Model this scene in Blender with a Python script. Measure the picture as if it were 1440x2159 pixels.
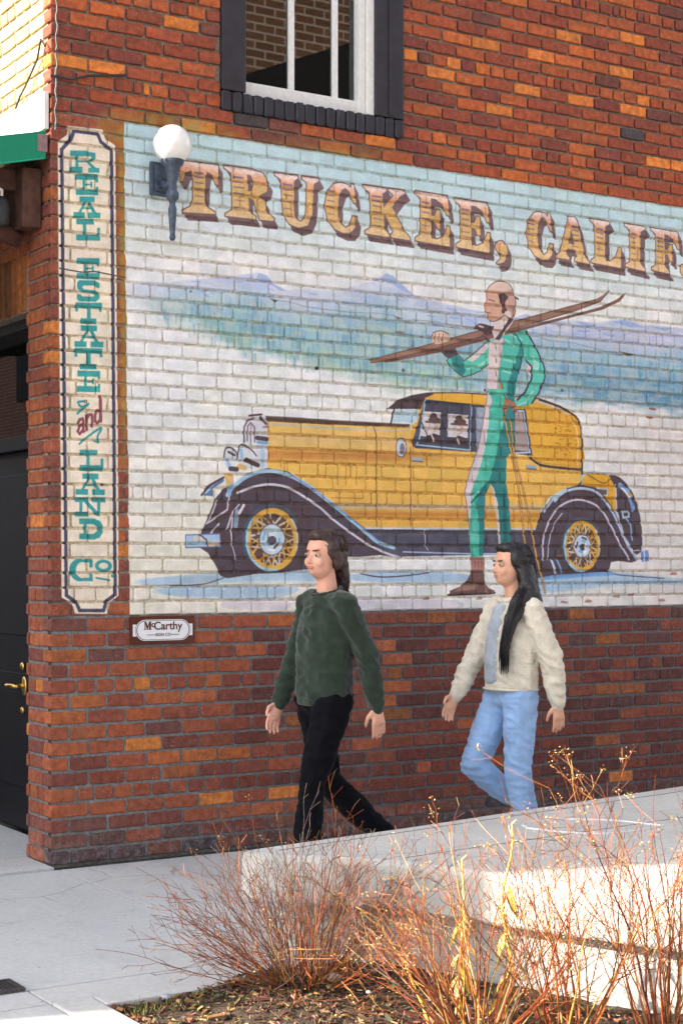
import bpy, bmesh, math, random
import numpy as np
from mathutils import Vector, Matrix, noise as mnoise

for o in list(bpy.data.objects): bpy.data.objects.remove(o, do_unlink=True)
scene = bpy.context.scene
COL = scene.collection

# ---------------------------------------------------------------- camera
cam_d = bpy.data.cameras.new('camera'); cam = bpy.data.objects.new('camera', cam_d); COL.objects.link(cam)
cam.location = (-2.967, -7.303, 1.43); cam.rotation_euler = (math.radians(90), 0, math.radians(-32.06))
cam_d.sensor_fit = 'HORIZONTAL'; cam_d.sensor_width = 24.0; cam_d.lens = 3495/1440*24.0
cam_d.shift_y = 108.5/1440; cam_d.clip_start = .05; cam_d.clip_end = 2000
scene.camera = cam
# ---------------------------------------------------------------- sky and sun
SUN_EL = math.radians(27); SUN_DIR = Vector((-1.0, .30, 0)).normalized()*math.cos(SUN_EL)+Vector((0, 0, math.sin(SUN_EL)))
world = bpy.data.worlds.new('World'); scene.world = world; world.use_nodes = True
wn = world.node_tree.nodes; wl = world.node_tree.links
for n in list(wn): wn.remove(n)
sky = wn.new('ShaderNodeTexSky'); sky.sky_type = 'NISHITA'; sky.sun_disc = False
sky.sun_elevation = SUN_EL; sky.sun_rotation = math.atan2(SUN_DIR.x, SUN_DIR.y); sky.air_density = 1.0; sky.dust_density = 2.5; sky.ozone_density = 1.0
hs = wn.new('ShaderNodeHueSaturation'); hs.inputs['Saturation'].default_value = .42
bg = wn.new('ShaderNodeBackground'); bg.inputs['Strength'].default_value = .075
wo = wn.new('ShaderNodeOutputWorld')
wl.new(sky.outputs[0], hs.inputs['Color']); wl.new(hs.outputs[0], bg.inputs['Color']); wl.new(bg.outputs[0], wo.inputs['Surface'])
sun_d = bpy.data.lights.new('sun', 'SUN'); sun_d.energy = 2.8; sun_d.angle = math.radians(.5); sun_d.color = (1, .89, .72)
sun = bpy.data.objects.new('sun', sun_d); COL.objects.link(sun); sun.location = (-20, 5, 20)
sun.rotation_euler = SUN_DIR.to_track_quat('Z', 'Y').to_euler()
# ---------------------------------------------------------------- exposure (exposed for the shade)
vs = scene.view_settings; vs.view_transform = 'Standard'; vs.look = 'None'; vs.exposure = 2.62; vs.gamma = 1; vs.use_curve_mapping = False
scene.render.engine = 'CYCLES'
scene.cycles.adaptive_threshold = .015; scene.cycles.max_bounces = 4; scene.cycles.diffuse_bounces = 2; scene.cycles.glossy_bounces = 2; scene.cycles.transparent_max_bounces = 8
# ---------------------------------------------------------------- mural paint (numpy raster in wall coordinates)
MX0, MX1, MZ0, MZ1 = -0.06, 5.94, 1.12, 3.66          # wall area that carries paint, metres
MPP = 0.003                                            # metres per texel
MW, MH = int(round((MX1-MX0)/MPP)), int(round((MZ1-MZ0)/MPP))
F_, CX_, HY_ = 3495.0, 720.0, 1188.0
CAMP = (-2.967, -7.303, 1.43); YAW = math.radians(32.06)
SN, CS = math.sin(YAW), math.cos(YAW)
def wall_pt(x, y, plane=0.0):
    """point of the plane Y=plane seen at survey mark x,y  ->  X, Z in metres"""
    u = (x-CX_)/F_; v = (HY_-y)/F_
    t = (plane-CAMP[1])/(CS-SN*u)
    return CAMP[0]+t*(SN+CS*u), CAMP[2]+t*v
def mural_image():
    rng = np.random.RandomState(4)
    xs = MX0+(np.arange(MW)+.5)*MPP; zs = MZ1-(np.arange(MH)+.5)*MPP
    XX, ZZ = [q.astype(np.float32) for q in np.meshgrid(xs, zs)]
    dX, dY = XX-CAMP[0], 0-CAMP[1]
    d = dX*SN+dY*CS; lat = dX*CS-dY*SN
    PX = CX_+F_*lat/d; PY = HY_-F_*(ZZ-CAMP[2])/d
    img = np.zeros((MH, MW, 3), np.float32); img[:] = (.86, .85, .84)
    A = np.zeros((MH, MW), np.float32)
    def noise(cx, cz, seed):
        r = np.random.RandomState(seed); h, w = int(MH/cz)+3, int(MW/cx)+3
        g = r.rand(h, w); yi = np.arange(MH)/cz; xi = np.arange(MW)/cx
        y0 = yi.astype(int); x0 = xi.astype(int); fy = (yi-y0)[:, None]; fx = (xi-x0)[None]
        fy = fy*fy*(3-2*fy); fx = fx*fx*(3-2*fx)
        a = g[y0][:, x0]; b = g[y0][:, x0+1]; c = g[y0+1][:, x0]; e = g[y0+1][:, x0+1]
        return ((a*(1-fx)+b*fx)*(1-fy)+(c*(1-fx)+e*fx)*fy).astype(np.float32)
    def col(c): return np.array(c, np.float32)/np.float32(255)
    def lerp(a, b, t): return a*(1-t)+b*t
    def to_px(pts):
        o = []
        for p in pts:
            X, Z = wall_pt(p[0], p[1]); o.append(((X-MX0)/MPP, (MZ1-Z)/MPP))
        return np.array(o)
    def cov_poly(rings):
        """coverage mask of rings (even-odd), returns slice window and mask"""
        R = [to_px(r) for r in rings]
        allp = np.vstack(R)
        x0 = int(max(0, np.floor(allp[:, 0].min())-1)); x1 = int(min(MW, np.ceil(allp[:, 0].max())+2))
        y0 = int(max(0, np.floor(allp[:, 1].min())-1)); y1 = int(min(MH, np.ceil(allp[:, 1].max())+2))
        if x1 <= x0 or y1 <= y0: return None
        SS = 2; ar = np.arange(x0, x1)[None].astype(np.float32)
        ys = (y0+(np.arange((y1-y0)*SS)+.5)/SS)[:, None]
        p = np.vstack(R); q = np.vstack([np.roll(r, -1, 0) for r in R])
        k = (p[None, :, 1] <= ys) != (q[None, :, 1] <= ys)
        dy = q[:, 1]-p[:, 1]; dy = np.where(np.abs(dy) < 1e-9, 1e-9, dy)
        C = np.where(k, p[None, :, 0]+(ys-p[None, :, 1])/dy[None]*(q[:, 0]-p[:, 0])[None], 1e9).astype(np.float32)
        C.sort(axis=1); nm = int(k.sum(1).max()); m = np.zeros((len(ys), x1-x0), np.float32)
        for i in range(0, nm-1, 2): m += np.clip(np.minimum(C[:, i+1:i+2], ar+1)-np.maximum(C[:, i:i+1], ar), 0, 1)
        m = (m[0::2]+m[1::2])*.5
        return (slice(y0, y1), slice(x0, x1)), np.clip(m, 0, 1)
    def paint(win, m, c, a=1.0):
        m = (m*a)[..., None]
        cc = c[win] if isinstance(c, np.ndarray) and c.ndim == 3 else (col(c) if not isinstance(c, np.ndarray) else c)
        img[win] = img[win]*(1-m)+cc*m
    def poly(pts, c, a=1.0, holes=()):
        r = cov_poly([pts]+list(holes))
        if r: paint(r[0], r[1], c, a)
    def stroke(pts, c, w=3.0, a=1.0, taper=False):
        P = to_px(pts); n = len(P)-1
        s = 1/(MPP*410.0)
        for i in range(n):
            p, q = P[i], P[i+1]; r = w*.5*s
            if taper: r *= 1-abs((i+.5)/n-.35)*1.1
            x0 = int(max(0, min(p[0], q[0])-r-2)); x1 = int(min(MW, max(p[0], q[0])+r+3))
            y0 = int(max(0, min(p[1], q[1])-r-2)); y1 = int(min(MH, max(p[1], q[1])+r+3))
            if x1 <= x0 or y1 <= y0: continue
            gx, gy = np.meshgrid(np.arange(x0, x1)+.5, np.arange(y0, y1)+.5)
            dx, dy = q-p; L = dx*dx+dy*dy+1e-9
            t = np.clip(((gx-p[0])*dx+(gy-p[1])*dy)/L, 0, 1)
            dd = np.hypot(gx-p[0]-t*dx, gy-p[1]-t*dy)
            paint((slice(y0, y1), slice(x0, x1)), np.clip(r-dd+.5, 0, 1), c, a)
    def ell(cx, cy, rx, ry, n=28, a0=0, a1=360):
        return [(cx+rx*math.cos(math.radians(a0+(a1-a0)*i/n)), cy+ry*math.sin(math.radians(a0+(a1-a0)*i/n))) for i in range(n+(abs(a1-a0) < 360))]
    def smooth(pts, closed=True, k=4):
        n = len(pts); o = []
        for i in range(n if closed else n-1):
            g = (lambda j: pts[j % n]) if closed else (lambda j: pts[min(max(j, 0), n-1)])
            p0, p1, p2, p3 = g(i-1), g(i), g(i+1), g(i+2)
            for s in range(k):
                t = s/k
                o.append(tuple(.5*(2*p1[j]+(p2[j]-p0[j])*t+(2*p0[j]-5*p1[j]+4*p2[j]-p3[j])*t*t+(3*p1[j]-p0[j]-3*p2[j]+p3[j])*t**3) for j in (0, 1)))
        if not closed: o.append(pts[-1])
        return o
    def crop(ox, oy, s): return lambda pts: [(ox+p[0]/s, oy+p[1]/s) for p in pts]
    cA, cB, cC = crop(360, 300, 2.6667), crop(900, 380, 2.6667), crop(360, 820, 2.6667)
    cD, cE = crop(760, 560, 2.1176), crop(900, 820, 2.6667)
    n1, n2, n3 = noise(60, 40, 1), noise(14, 10, 2), noise(4, 22, 3)
    n4, n5 = noise(3, 3, 5), noise(26, 7, 6)
    def R(t): return np.clip(t, 0, 1)[..., None]
    # ---- ground coat, sky and snow
    edge_l = 261+(PY-280)*.0125
    mz_top, mz_bot = 1.177+34*.07, 1.177
    wob = (n2-.5)*.006
    inside = (PX > edge_l+(n3-.5)*3) & (ZZ < mz_top+wob) & (ZZ > mz_bot+.004+wob)
    A[inside] = 1
    img[:] = lerp(col((240, 238, 234)), col((230, 231, 234)), R(n1))
    img[:] = lerp(img, col((238, 229, 212)), R((PY-930)/250)*R((820-PX)/350)*.8)
    img[:] = lerp(img, col((218, 210, 208)), R((PX-1120)/250)*R((PY-640)/250)*.85)
    sky = R((ZZ-2.93)/.5)
    img[:] = lerp(img, col((186, 216, 224)), sky*(.75+.25*R(n2)))
    # ---- mountains and forest
    ridge = [(240, 606), (300, 592), (360, 594), (440, 585), (500, 580), (545, 574), (560, 578), (575, 595), (605, 612), (640, 609), (690, 613), (740, 604),
             (790, 590), (815, 575), (828, 580), (850, 600), (872, 621), (905, 632), (963, 645), (1024, 659), (1075, 672), (1109, 661), (1150, 676), (1213, 676), (1260, 680), (1317, 673), (1360, 684), (1421, 690), (1500, 700), (1700, 720), (2100, 760)]
    rx = np.array([p[0] for p in ridge]); ry = np.array([p[1] for p in ridge])
    RY = np.interp(PX, rx, ry)
    bx = [240, 330, 420, 480, 560, 650, 780, 860, 1000, 1150, 1440, 2100]; by = [640, 690, 705, 742, 768, 785, 815, 832, 842, 850, 882, 960]
    BY = np.interp(PX, bx, by)+(n5-.5)*26
    t = (PY-RY)/np.maximum(BY-RY, 30)
    right = R((PX-900)/400)
    m = R((PY-RY+2)/4)*R((BY-PY)/38)*R((PX-262)/240+.3)*(.82+.3*R((t-.28)*4)*R((PX-330)/300+.3)+.2*right)
    m = np.clip(m, 0, 1)*(.74+.26*R((n2-.3)*3))*(1-.35*R((n5-.45)*4)*R((.3-t)*5))
    c = lerp(col((176, 186, 226)), col((150, 178, 216)), R(t*5))
    c = lerp(c, col((140, 180, 200)), R((t-.15)*4))
    c = lerp(c, lerp(col((136, 182, 184)), col((84, 134, 172)), right), R((t-.4)*2.4))
    c = lerp(c, col((170, 198, 168)), R((n5-.52)*4)*R((t-.15)*3)*(1-right*.6)*.65)
    c = lerp(c, col((70, 118, 160)), R((n3-.55)*4)*R((t-.2)*3)*.42)
    c = lerp(c, col((196, 188, 222)), R(1-abs(PX-1350)/230)*R(1-abs(PY-715)/50)*.8)
    img[:] = lerp(img, c, m*(.80+.2*R(n2)))
    for pts in ([(545, 575), (562, 580), (580, 600), (606, 613), (590, 612), (566, 596), (540, 590)], [(815, 576), (828, 581), (850, 602), (872, 622), (845, 610), (820, 594), (800, 588)],
                [(1109, 662), (1140, 676), (1115, 672)], [(1213, 677), (1262, 684), (1240, 690)], [(1290, 678), (1317, 674), (1362, 690), (1330, 690)], [(1370, 688), (1421, 691), (1400, 697)]):
        poly(pts, (128, 158, 214), .55)
    for i in range(60):
        x = rng.uniform(360, 1440); y = np.interp(x, rx, ry)+rng.uniform(4, 46)
        L = rng.uniform(8, 26); stroke([(x, y), (x+L, y+L*rng.uniform(-.1, .6))], (126, 156, 214) if i % 2 else (205, 205, 232), rng.uniform(1.5, 4), .5)
    for i in range(420):                                      # tree strokes
        x = rng.uniform(330, 1480); lo = np.interp(x, rx, ry)+45; hi = np.interp(x, bx, by)
        y = rng.uniform(lo, max(lo+5, hi-10)); L = rng.uniform(8, 24)
        cc = [(88, 138, 180), (120, 172, 190), (178, 206, 176), (74, 122, 160), (150, 190, 205)][rng.randint(5)]
        stroke([(x, y), (x+rng.uniform(-2, 2), y+L)], cc, rng.uniform(2, 5), .32)
    # ---- snow shadows below the car
    for pts in ([(300, 1222), (420, 1212), (520, 1204), (640, 1206), (720, 1210), (700, 1226), (560, 1228), (420, 1232), (310, 1234)],
                [(740, 1212), (850, 1204), (980, 1212), (1000, 1226), (860, 1228), (750, 1226)],
                [(1080, 1214), (1150, 1208), (1250, 1205), (1330, 1212), (1440, 1222), (1700, 1228), (1700, 1236), (1430, 1232), (1300, 1236), (1140, 1250), (1090, 1248)],
                [(330, 1240), (470, 1236), (620, 1238), (560, 1262), (430, 1262), (340, 1256)]):
        [poly(smooth([(p[0]+rng.uniform(-14,14), p[1]+rng.uniform(-4,4)) for p in pts]), (124, 174, 220), .24) for _ in range(3)]
    for pts in ([(760, 1262), (960, 1266), (950, 1288), (770, 1284)], [(480, 1266), (600, 1266), (600, 1286), (480, 1284)]):
        poly(smooth(pts), (208, 196, 214), .6)
    stroke(smooth([(760, 1210), (800, 1217), (850, 1215), (905, 1208)], False), (70, 50, 62), 2.4)
    stroke(smooth([(360, 1236), (430, 1232), (480, 1216), (500, 1213)], False), (90, 74, 92), 2)
    stroke(smooth([(1285, 1205), (1300, 1212), (1345, 1216), (1400, 1220)], False), (80, 64, 84), 2.2)
    # ---- the yellow car
    DK, NV, YL, YD, LB, WH = (74, 58, 64), (72, 72, 92), (226, 168, 58), (208, 140, 36), (160, 198, 226), (226, 226, 236)
    body = cC([(538, 165), (700, 172), (1000, 188), (1345, 205), (1362, 250), (1372, 330)])+cD([(520, 835), (760, 850), (990, 905), (988, 940), (975, 985)])+cE([(880, 545), (760, 570), (690, 610), (640, 690), (610, 800)])+cC([(1085, 782), (950, 672), (800, 557), (690, 475), (545, 445)])
    g = lerp(col((242, 194, 96)), col((224, 162, 66)), R((PY-980)/120)*.4+R(n2)*.35)
    g = lerp(g, col((226, 184, 122)), R(1-abs(PY-925-(PX-560)*.03)/24)*.9)
    g = lerp(g, col((200, 132, 62)), R(1.3-abs(PY-958-(PX-560)*.02)/13)*R((1000-PX)/160)*.95)
    g = lerp(g, col((190, 176, 168)), R(1-abs(PY-1068-(PX-800)*.01)/10)*.8)
    g = lerp(g, col((190, 112, 44)), R(1-abs(PY-1084-(PX-800)*.01)/10)*.8)
    poly(body, g)
    cab = cD([(290, 575), (440, 570), (560, 578), (700, 590), (800, 600), (895, 632), (960, 675), (984, 735), (988, 905), (800, 880), (760, 850), (520, 835), (240, 815), (235, 720)])
    g2 = lerp(col((236, 178, 66)), col((214, 148, 40)), R(n2)*.5+R((PX-1150)/80)*.4)
    poly(smooth(cab, True, 3), g2)
    poly(cC([(500, 148), (700, 160), (1000, 180), (1345, 198), (1345, 214), (1000, 204), (700, 190), (535, 180)]), (96, 74, 70))   # hood edge
    poly(cC([(545, 190), (800, 205), (1100, 222), (1340, 228), (1340, 240), (1100, 240), (800, 224), (545, 206)]), (196, 186, 176), .7)
    poly(cD([(118, 640), (165, 600), (230, 578), (300, 566), (330, 572), (290, 590), (270, 640)]), DK)                            # sun visor
    stroke(cD([(310, 568), (440, 567), (560, 574), (800, 594), (895, 628)]), (96, 80, 78), 3)
    stroke(cD([(560, 586), (700, 597), (800, 607), (890, 640), (930, 665)]), (196, 206, 214), 4, .8)
    stroke(smooth(cD([(800, 598), (895, 632), (962, 675), (986, 740), (990, 905)]), False), (70, 50, 52), 5)
    stroke(smooth(cD([(945, 690), (968, 750), (970, 890)]), False), (236, 196, 116), 5)
    for q in range(60):
        x, y = rng.uniform(850, 965), rng.uniform(640, 850); X, Y = cD([(x, y)])[0]; stroke([(X, Y), (X+rng.uniform(1, 5), Y+rng.uniform(-1, 2))], (160, 96, 26), 2.2, .7)
    poly(cD([(145, 645), (265, 645), (250, 700), (135, 700)]), (186, 212, 226))                                                   # windscreen
    stroke(cD([(150, 640), (136, 705)]), (60, 48, 56), 4)
    poly(cD([(288, 596), (500, 618), (700, 640), (738, 640), (768, 850), (690, 840), (515, 832), (245, 815), (230, 790)]), NV)
    stroke(cD([(290, 600), (262, 780), (250, 800), (490, 824), (496, 620)]), (164, 196, 224), 3.2)
    poly(cD([(300, 612), (485, 632), (480, 812), (268, 786)]), (72, 66, 84))
    poly(cD([(285, 650), (360, 655), (352, 770), (266, 760)]), (214, 206, 208)); poly(cD([(392, 660), (482, 668), (480, 770), (388, 765)]), (210, 204, 206))
    for (hx, hy) in ((326, 715), (440, 725)):                                                                                     # two passengers
        poly(ell(*cD([(hx, hy)])[0], 10, 14), (206, 172, 160)); poly(ell(*cD([(hx-6, hy+6)])[0], 5, 10), (222, 208, 214))
        poly(ell(*cD([(hx+4, hy-26)])[0], 13, 7.5), (78, 58, 60)); poly(ell(*cD([(hx+3, hy-40)])[0], 8, 8), (88, 66, 66))
        stroke(cD([(hx-34, hy-18), (hx+36, hy-14)]), (96, 66, 64), 4.5)
        poly(cD([(hx-50, hy+72), (hx-30, hy+46), (hx, hy+34), (hx+34, hy+46), (hx+46, hy+80)]), (66, 52, 58))
        stroke(cD([(hx-10, hy+40), (hx+4, hy+70)]), (214, 200, 206), 4)
    stroke(cD([(272, 700), (300, 760)]), (50, 44, 56), 3); stroke(cD([(255, 780), (370, 796)]), (60, 52, 62), 3)
    poly(cD([(515, 630), (560, 634), (560, 830), (520, 826)]), (150, 160, 180)); poly(cD([(690, 655), (722, 650), (752, 830), (690, 824)]), (168, 150, 148))
    stroke(cD([(700, 648), (728, 648), (756, 834), (680, 838)]), (182, 206, 226), 3.4)
    stroke(smooth(cD([(760, 858), (800, 888), (860, 900), (988, 912)]), False), (72, 56, 60), 6); stroke(smooth(cD([(770, 850), (805, 878), (860, 888), (985, 897)]), False), (198, 150, 70), 2.4)
    stroke(cD([(985, 905), (1000, 945), (975, 985)]), (72, 56, 60), 5)
    for (x0, y0) in ((232, 856), (740, 890)):
        poly(cD([(x0, y0), (x0+46, y0+3), (x0+46, y0+18), (x0, y0+15)]), (150, 176, 200)); stroke(cD([(x0, y0+16), (x0+46, y0+20)]), (70, 62, 74), 2)
    for pts in ([(1142, 215), (1156, 260), (1158, 770)], [(1348, 330), (1350, 770)]): stroke(cC(pts), (112, 74, 50), 2.4)
    for pts in ([(620, 440), (622, 370), (740, 362), (920, 366), (1075, 380), (1098, 400), (1098, 480)], [(655, 465), (655, 412), (700, 406), (726, 420), (726, 470)], [(872, 500), (872, 425), (905, 415), (938, 425), (940, 540)],
                [(985, 540), (985, 430), (1010, 420)], [(1045, 540), (1045, 430), (1025, 420)], [(905, 612), (1080, 616), (1080, 570)]): stroke(cC(pts), (176, 122, 58), 2)
    poly(ell(*cC([(1296, 330)])[0], 11, 20), (206, 210, 220)); stroke(ell(*cC([(1296, 330)])[0], 11, 20), (110, 86, 96), 2.2); poly(ell(*cC([(1302, 336)])[0], 5, 12), (126, 120, 140))
    # radiator and lamps
    poly(smooth(cC([(412, 215), (425, 180), (460, 150), (505, 148), (540, 180), (543, 440), (484, 440), (480, 300), (420, 300)])), (216, 214, 222))
    for pts, cc, w in (([(412, 300), (412, 215), (430, 178), (470, 165)], (96, 70, 84), 3.5), ([(430, 290), (432, 210), (448, 190), (470, 215), (472, 300)], (120, 96, 112), 3), ([(440, 150), (512, 143)], (84, 60, 70), 4), ([(505, 160), (535, 195)], (84, 60, 66), 6),
                       ([(450, 200), (452, 300)], (170, 150, 165), 3), ([(485, 275), (540, 283)], (76, 58, 70), 9), ([(490, 300), (540, 305)], (120, 160, 206), 6), ([(515, 330), (518, 430)], (170, 200, 228), 9)): stroke(cC(pts), cc, w)
    for pts in ([(300, 385), (310, 335), (350, 335), (375, 380), (350, 440), (310, 440)], [(375, 385), (390, 320), (420, 318), (470, 360), (498, 430), (420, 450), (385, 420)]):
        poly(smooth(cC(pts)), (218, 222, 230)); stroke(smooth(cC(pts), True)[:14], (86, 66, 78), 3)
    for pts, cc, w in (([(325, 355), (360, 372)], (90, 70, 80), 5), ([(318, 400), (330, 440)], (150, 190, 224), 8), ([(425, 400), (490, 428)], (84, 60, 66), 10), ([(395, 345), (400, 380)], (150, 190, 226), 8), ([(385, 435), (415, 445)], (226, 180, 110), 10), ([(335, 450), (370, 452)], (80, 66, 74), 10)): stroke(cC(pts), cc, w)
    poly(cC([(172, 598), (220, 540), (300, 497), (300, 520), (240, 560), (238, 604)]), (96, 120, 160)); stroke(cC([(172, 598), (220, 540), (300, 497)]), (82, 62, 70), 4); stroke(cC([(190, 592), (240, 545)]), (176, 202, 232), 3)
    # front fender and tyre
    fen = [(165, 825), (205, 730), (255, 610), (300, 560), (345, 545), (430, 475), (545, 445), (660, 465), (800, 555), (950, 670), (1100, 790), (1200, 868), (1300, 905), (1300, 952), (1180, 935), (1060, 945), (985, 945), (960, 1005), (720, 1020), (600, 1036), (480, 1042), (320, 1066), (280, 1052), (250, 990), (210, 925), (165, 895)]
    gd = lerp(col((84, 64, 70)), col((70, 62, 78)), R(n2)); poly(cC(fen), gd)
    poly([(772, 1116), (1140, 1118), (1140, 1168), (840, 1174), (800, 1164)], lerp(col((76, 76, 96)), col((84, 80, 96)), R(n2)))
    stroke([(772, 1113), (1132, 1116)], (188, 196, 214), 3.5); stroke([(850, 1164), (990, 1168), (1135, 1168)], (176, 190, 220), 3); stroke([(895, 1118), (897, 1150), (902, 1160)], (206, 206, 220), 2.2)
    stroke(smooth(cC([(318, 598), (345, 560), (430, 492), (545, 462), (650, 480), (760, 535), (860, 610), (960, 690), (1090, 800), (1160, 860), (1255, 895)]), False), LB, 8)
    stroke(smooth(cC([(700, 500), (800, 565), (950, 680), (1100, 800), (1180, 868)]), False), (112, 150, 206), 3)
    stroke(smooth(cC([(375, 585), (470, 550), (560, 537), (660, 555), (740, 600), (830, 660), (920, 740), (1000, 800), (1100, 870), (1200, 920), (1290, 950)]), False), (214, 208, 224), 5)
    for pts in ([(330, 600), (318, 680), (215, 750), (200, 760)], [(260, 630), (225, 720), (200, 760)], [(270, 760), (220, 820)], [(315, 790), (350, 690), (385, 650)], [(350, 700), (340, 800), (345, 880), (368, 960)], [(330, 560), (320, 600)]): stroke(cC(pts), (222, 208, 222), 4.5, .9, True)
    stroke(cC([(375, 690), (365, 770)]), (160, 196, 228), 10, .7); stroke(cC([(410, 655), (385, 700)]), (222, 214, 226), 6)
    poly(cC([(300, 475), (358, 480), (340, 540), (318, 555)]), (224, 180, 110)); poly(cC([(318, 560), (350, 520), (340, 600), (322, 606)]), (140, 180, 226))
    poly(cC([(85, 822), (275, 816), (282, 888), (85, 894)]), (170, 198, 226)); poly(cC([(120, 835), (185, 830), (200, 850), (130, 856)]), (216, 204, 186)); poly(cC([(205, 850), (240, 872), (270, 850), (270, 882), (210, 886)]), (222, 196, 160)); stroke(cC([(165, 822), (200, 850), (210, 886)]), (80, 62, 74), 3); stroke(cC([(85, 822), (275, 816), (282, 888), (85, 894), (85, 822)]), (96, 110, 160), 2.2)
    def wheel(cx, cy, rx, ry, hubx, huby, seed):
        r2 = np.random.RandomState(seed)
        stroke(ell(cx, cy, rx*1.08, ry*1.08, 40, 150, 330), (70, 84, 104), 7, .7)
        poly(ell(cx, cy, rx, ry, 40), (222, 166, 66)); stroke(ell(cx, cy, rx*.97, ry*.97, 24, 80, 220), (160, 204, 224), 6)
        stroke(ell(cx, cy, rx*.97, ry*.97, 14, 320, 380), (206, 196, 168), 5)
        poly(ell(cx, cy, rx*.82, ry*.82, 36), (92, 68, 64))
        for i in range(19):
            a = i*2*math.pi/19+.1
            for s in (-.13, .13):
                p = (cx+rx*.8*math.cos(a+s*.9), cy+ry*.8*math.sin(a+s*.9)); q = (cx+hubx*1.05*math.cos(a-s), cy+huby*1.05*math.sin(a-s))
                stroke([p, q], [(226, 172, 78), (236, 206, 150), (214, 200, 190), (206, 146, 52), (92, 68, 64)][r2.randint(5)], r2.uniform(2.6, 5.2), .95)
        poly(ell(cx, cy, hubx, huby, 26), (196, 214, 230)); stroke(ell(cx, cy, hubx, huby, 26), (110, 96, 110), 2.4)
        for i in range(8):
            a = r2.uniform(0, 6.28); rr = r2.uniform(.2, .75)
            stroke([(cx+hubx*rr*math.cos(a), cy+huby*rr*math.sin(a)), (cx+hubx*rr*math.cos(a+.7), cy+huby*rr*math.sin(a+.7))], [(96, 76, 88), (120, 176, 218), (238, 236, 238)][i % 3], 5)
        poly(ell(cx+1, cy+2, hubx*.3, huby*.3), (84, 72, 86))
    wheel(*cC([(570, 848)])[0], 55, 67, 27, 33, 3)
    # rear fender, trunk, spare wheel
    poly(smooth(cE([(880, 560), (876, 490), (900, 470), (960, 466), (1020, 480), (1065, 540), (1075, 700), (980, 620)])), (224, 162, 46)); stroke(smooth(cE([(876, 540), (882, 485), (960, 468), (1030, 488), (1062, 560), (1062, 700)]), False), (176, 200, 224), 4)
    stroke(smooth(cE([(905, 482), (950, 510), (1000, 530), (1040, 500)]), False), (110, 70, 40), 2.2); poly(cE([(958, 560), (1015, 565), (1012, 600), (960, 596)]), (110, 84, 80)); stroke(cE([(958, 560), (1015, 565), (1012, 600), (960, 596), (958, 560)]), (186, 206, 220), 3)
    poly(smooth(cE([(1028, 490), (1075, 492), (1135, 550), (1180, 640), (1205, 760), (1208, 905), (1150, 925), (1090, 800), (1066, 660), (1060, 560)])), gd)
    for pts, cc, w in (([(1085, 540), (1130, 575), (1150, 640), (1160, 680)], (124, 168, 220), 11), ([(1100, 560), (1140, 610)], (216, 220, 226), 6), ([(1135, 590), (1150, 600)], (196, 160, 90), 7), ([(1060, 540), (1066, 680), (1110, 830), (1190, 965)], (200, 196, 216), 4), ([(1100, 690), (1135, 690), (1135, 720), (1105, 725), (1100, 690)], (178, 200, 228), 5), ([(1120, 730), (1145, 760), (1155, 850)], (140, 176, 226), 4)): stroke(cE(pts), cc, w)
    rf = [(608, 800), (640, 700), (700, 615), (780, 560), (870, 538), (950, 555), (1010, 615), (1060, 700), (1100, 800), (1140, 890), (1192, 965), (1150, 978), (1080, 968), (1035, 975), (1022, 1035), (900, 1050), (760, 1060), (620, 1065), (590, 1050), (590, 960), (560, 930), (560, 800)]
    poly(cE(rf), gd)
    stroke(smooth(cE([(660, 690), (720, 610), (800, 570), (880, 560), (960, 585), (1030, 670), (1080, 770), (1130, 880), (1185, 962)]), False), (178, 196, 222), 6); poly(cE([(700, 615), (800, 545), (770, 590), (720, 640)]), (176, 204, 230))
    stroke(smooth(cE([(655, 960), (655, 850), (690, 740), (750, 660), (830, 625), (900, 632), (970, 670), (1030, 760), (1085, 870), (1140, 960)]), False), (206, 196, 214), 5); stroke(smooth(cE([(680, 960), (690, 850), (720, 760), (760, 700)]), False), (196, 190, 206), 3)
    poly(cE([(1200, 915), (1245, 908), (1252, 970), (1210, 975)]), (110, 136, 196)); stroke(cE([(1222, 915), (1226, 970)]), (206, 216, 236), 4); stroke(cE([(1150, 912), (1195, 908)]), (216, 206, 206), 2.4)
    stroke(cE([(700, 965), (725, 1035)]), (196, 206, 226), 6); stroke(cE([(730, 960), (760, 1030)]), (120, 160, 206), 5)
    wheel(*cE([(873, 885)])[0], 38, 54, 18, 25, 8)
    poly(smooth(cE([(600, 1075), (700, 1050), (850, 1040), (1020, 1030), (1040, 1050), (900, 1058), (740, 1072)])), (110, 160, 216), .9)
    # ---- the skier with his skis
    GR, GD, GB = (88, 196, 176), (44, 128, 128), (146, 218, 202)
    SK, PK, BR = (216, 164, 144), (224, 204, 206), (136, 98, 84)
    poly(smooth(cD([(690, 245), (745, 290), (790, 380), (826, 480), (800, 560), (765, 616), (705, 628), (688, 605), (735, 565), (760, 500), (742, 440), (715, 395), (700, 330)]), True, 3), GR)
    stroke(smooth(cD([(735, 285), (790, 380), (824, 480), (800, 560), (766, 614)]), False), (64, 52, 68), 4)
    poly(cD([(745, 430), (775, 445), (760, 500), (742, 470)]), (214, 190, 196)); poly(cD([(770, 400), (800, 440), (795, 480), (775, 460)]), GB); stroke(cD([(740, 520), (770, 505)]), GB, 6)
    stroke(cD([(740, 425), (765, 450), (764, 505), (735, 565), (700, 600)]), (52, 60, 76), 5); stroke(cD([(770, 560), (740, 610), (705, 622)]), GB, 5)
    tor = cD([(640, 300), (668, 262), (695, 240), (735, 275), (742, 340), (722, 410), (702, 490), (690, 570), (690, 640), (560, 640), (568, 560), (566, 440), (570, 345), (600, 325)])
    poly(tor, lerp(col(GR), col((70, 176, 160)), R(n2)))
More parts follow.
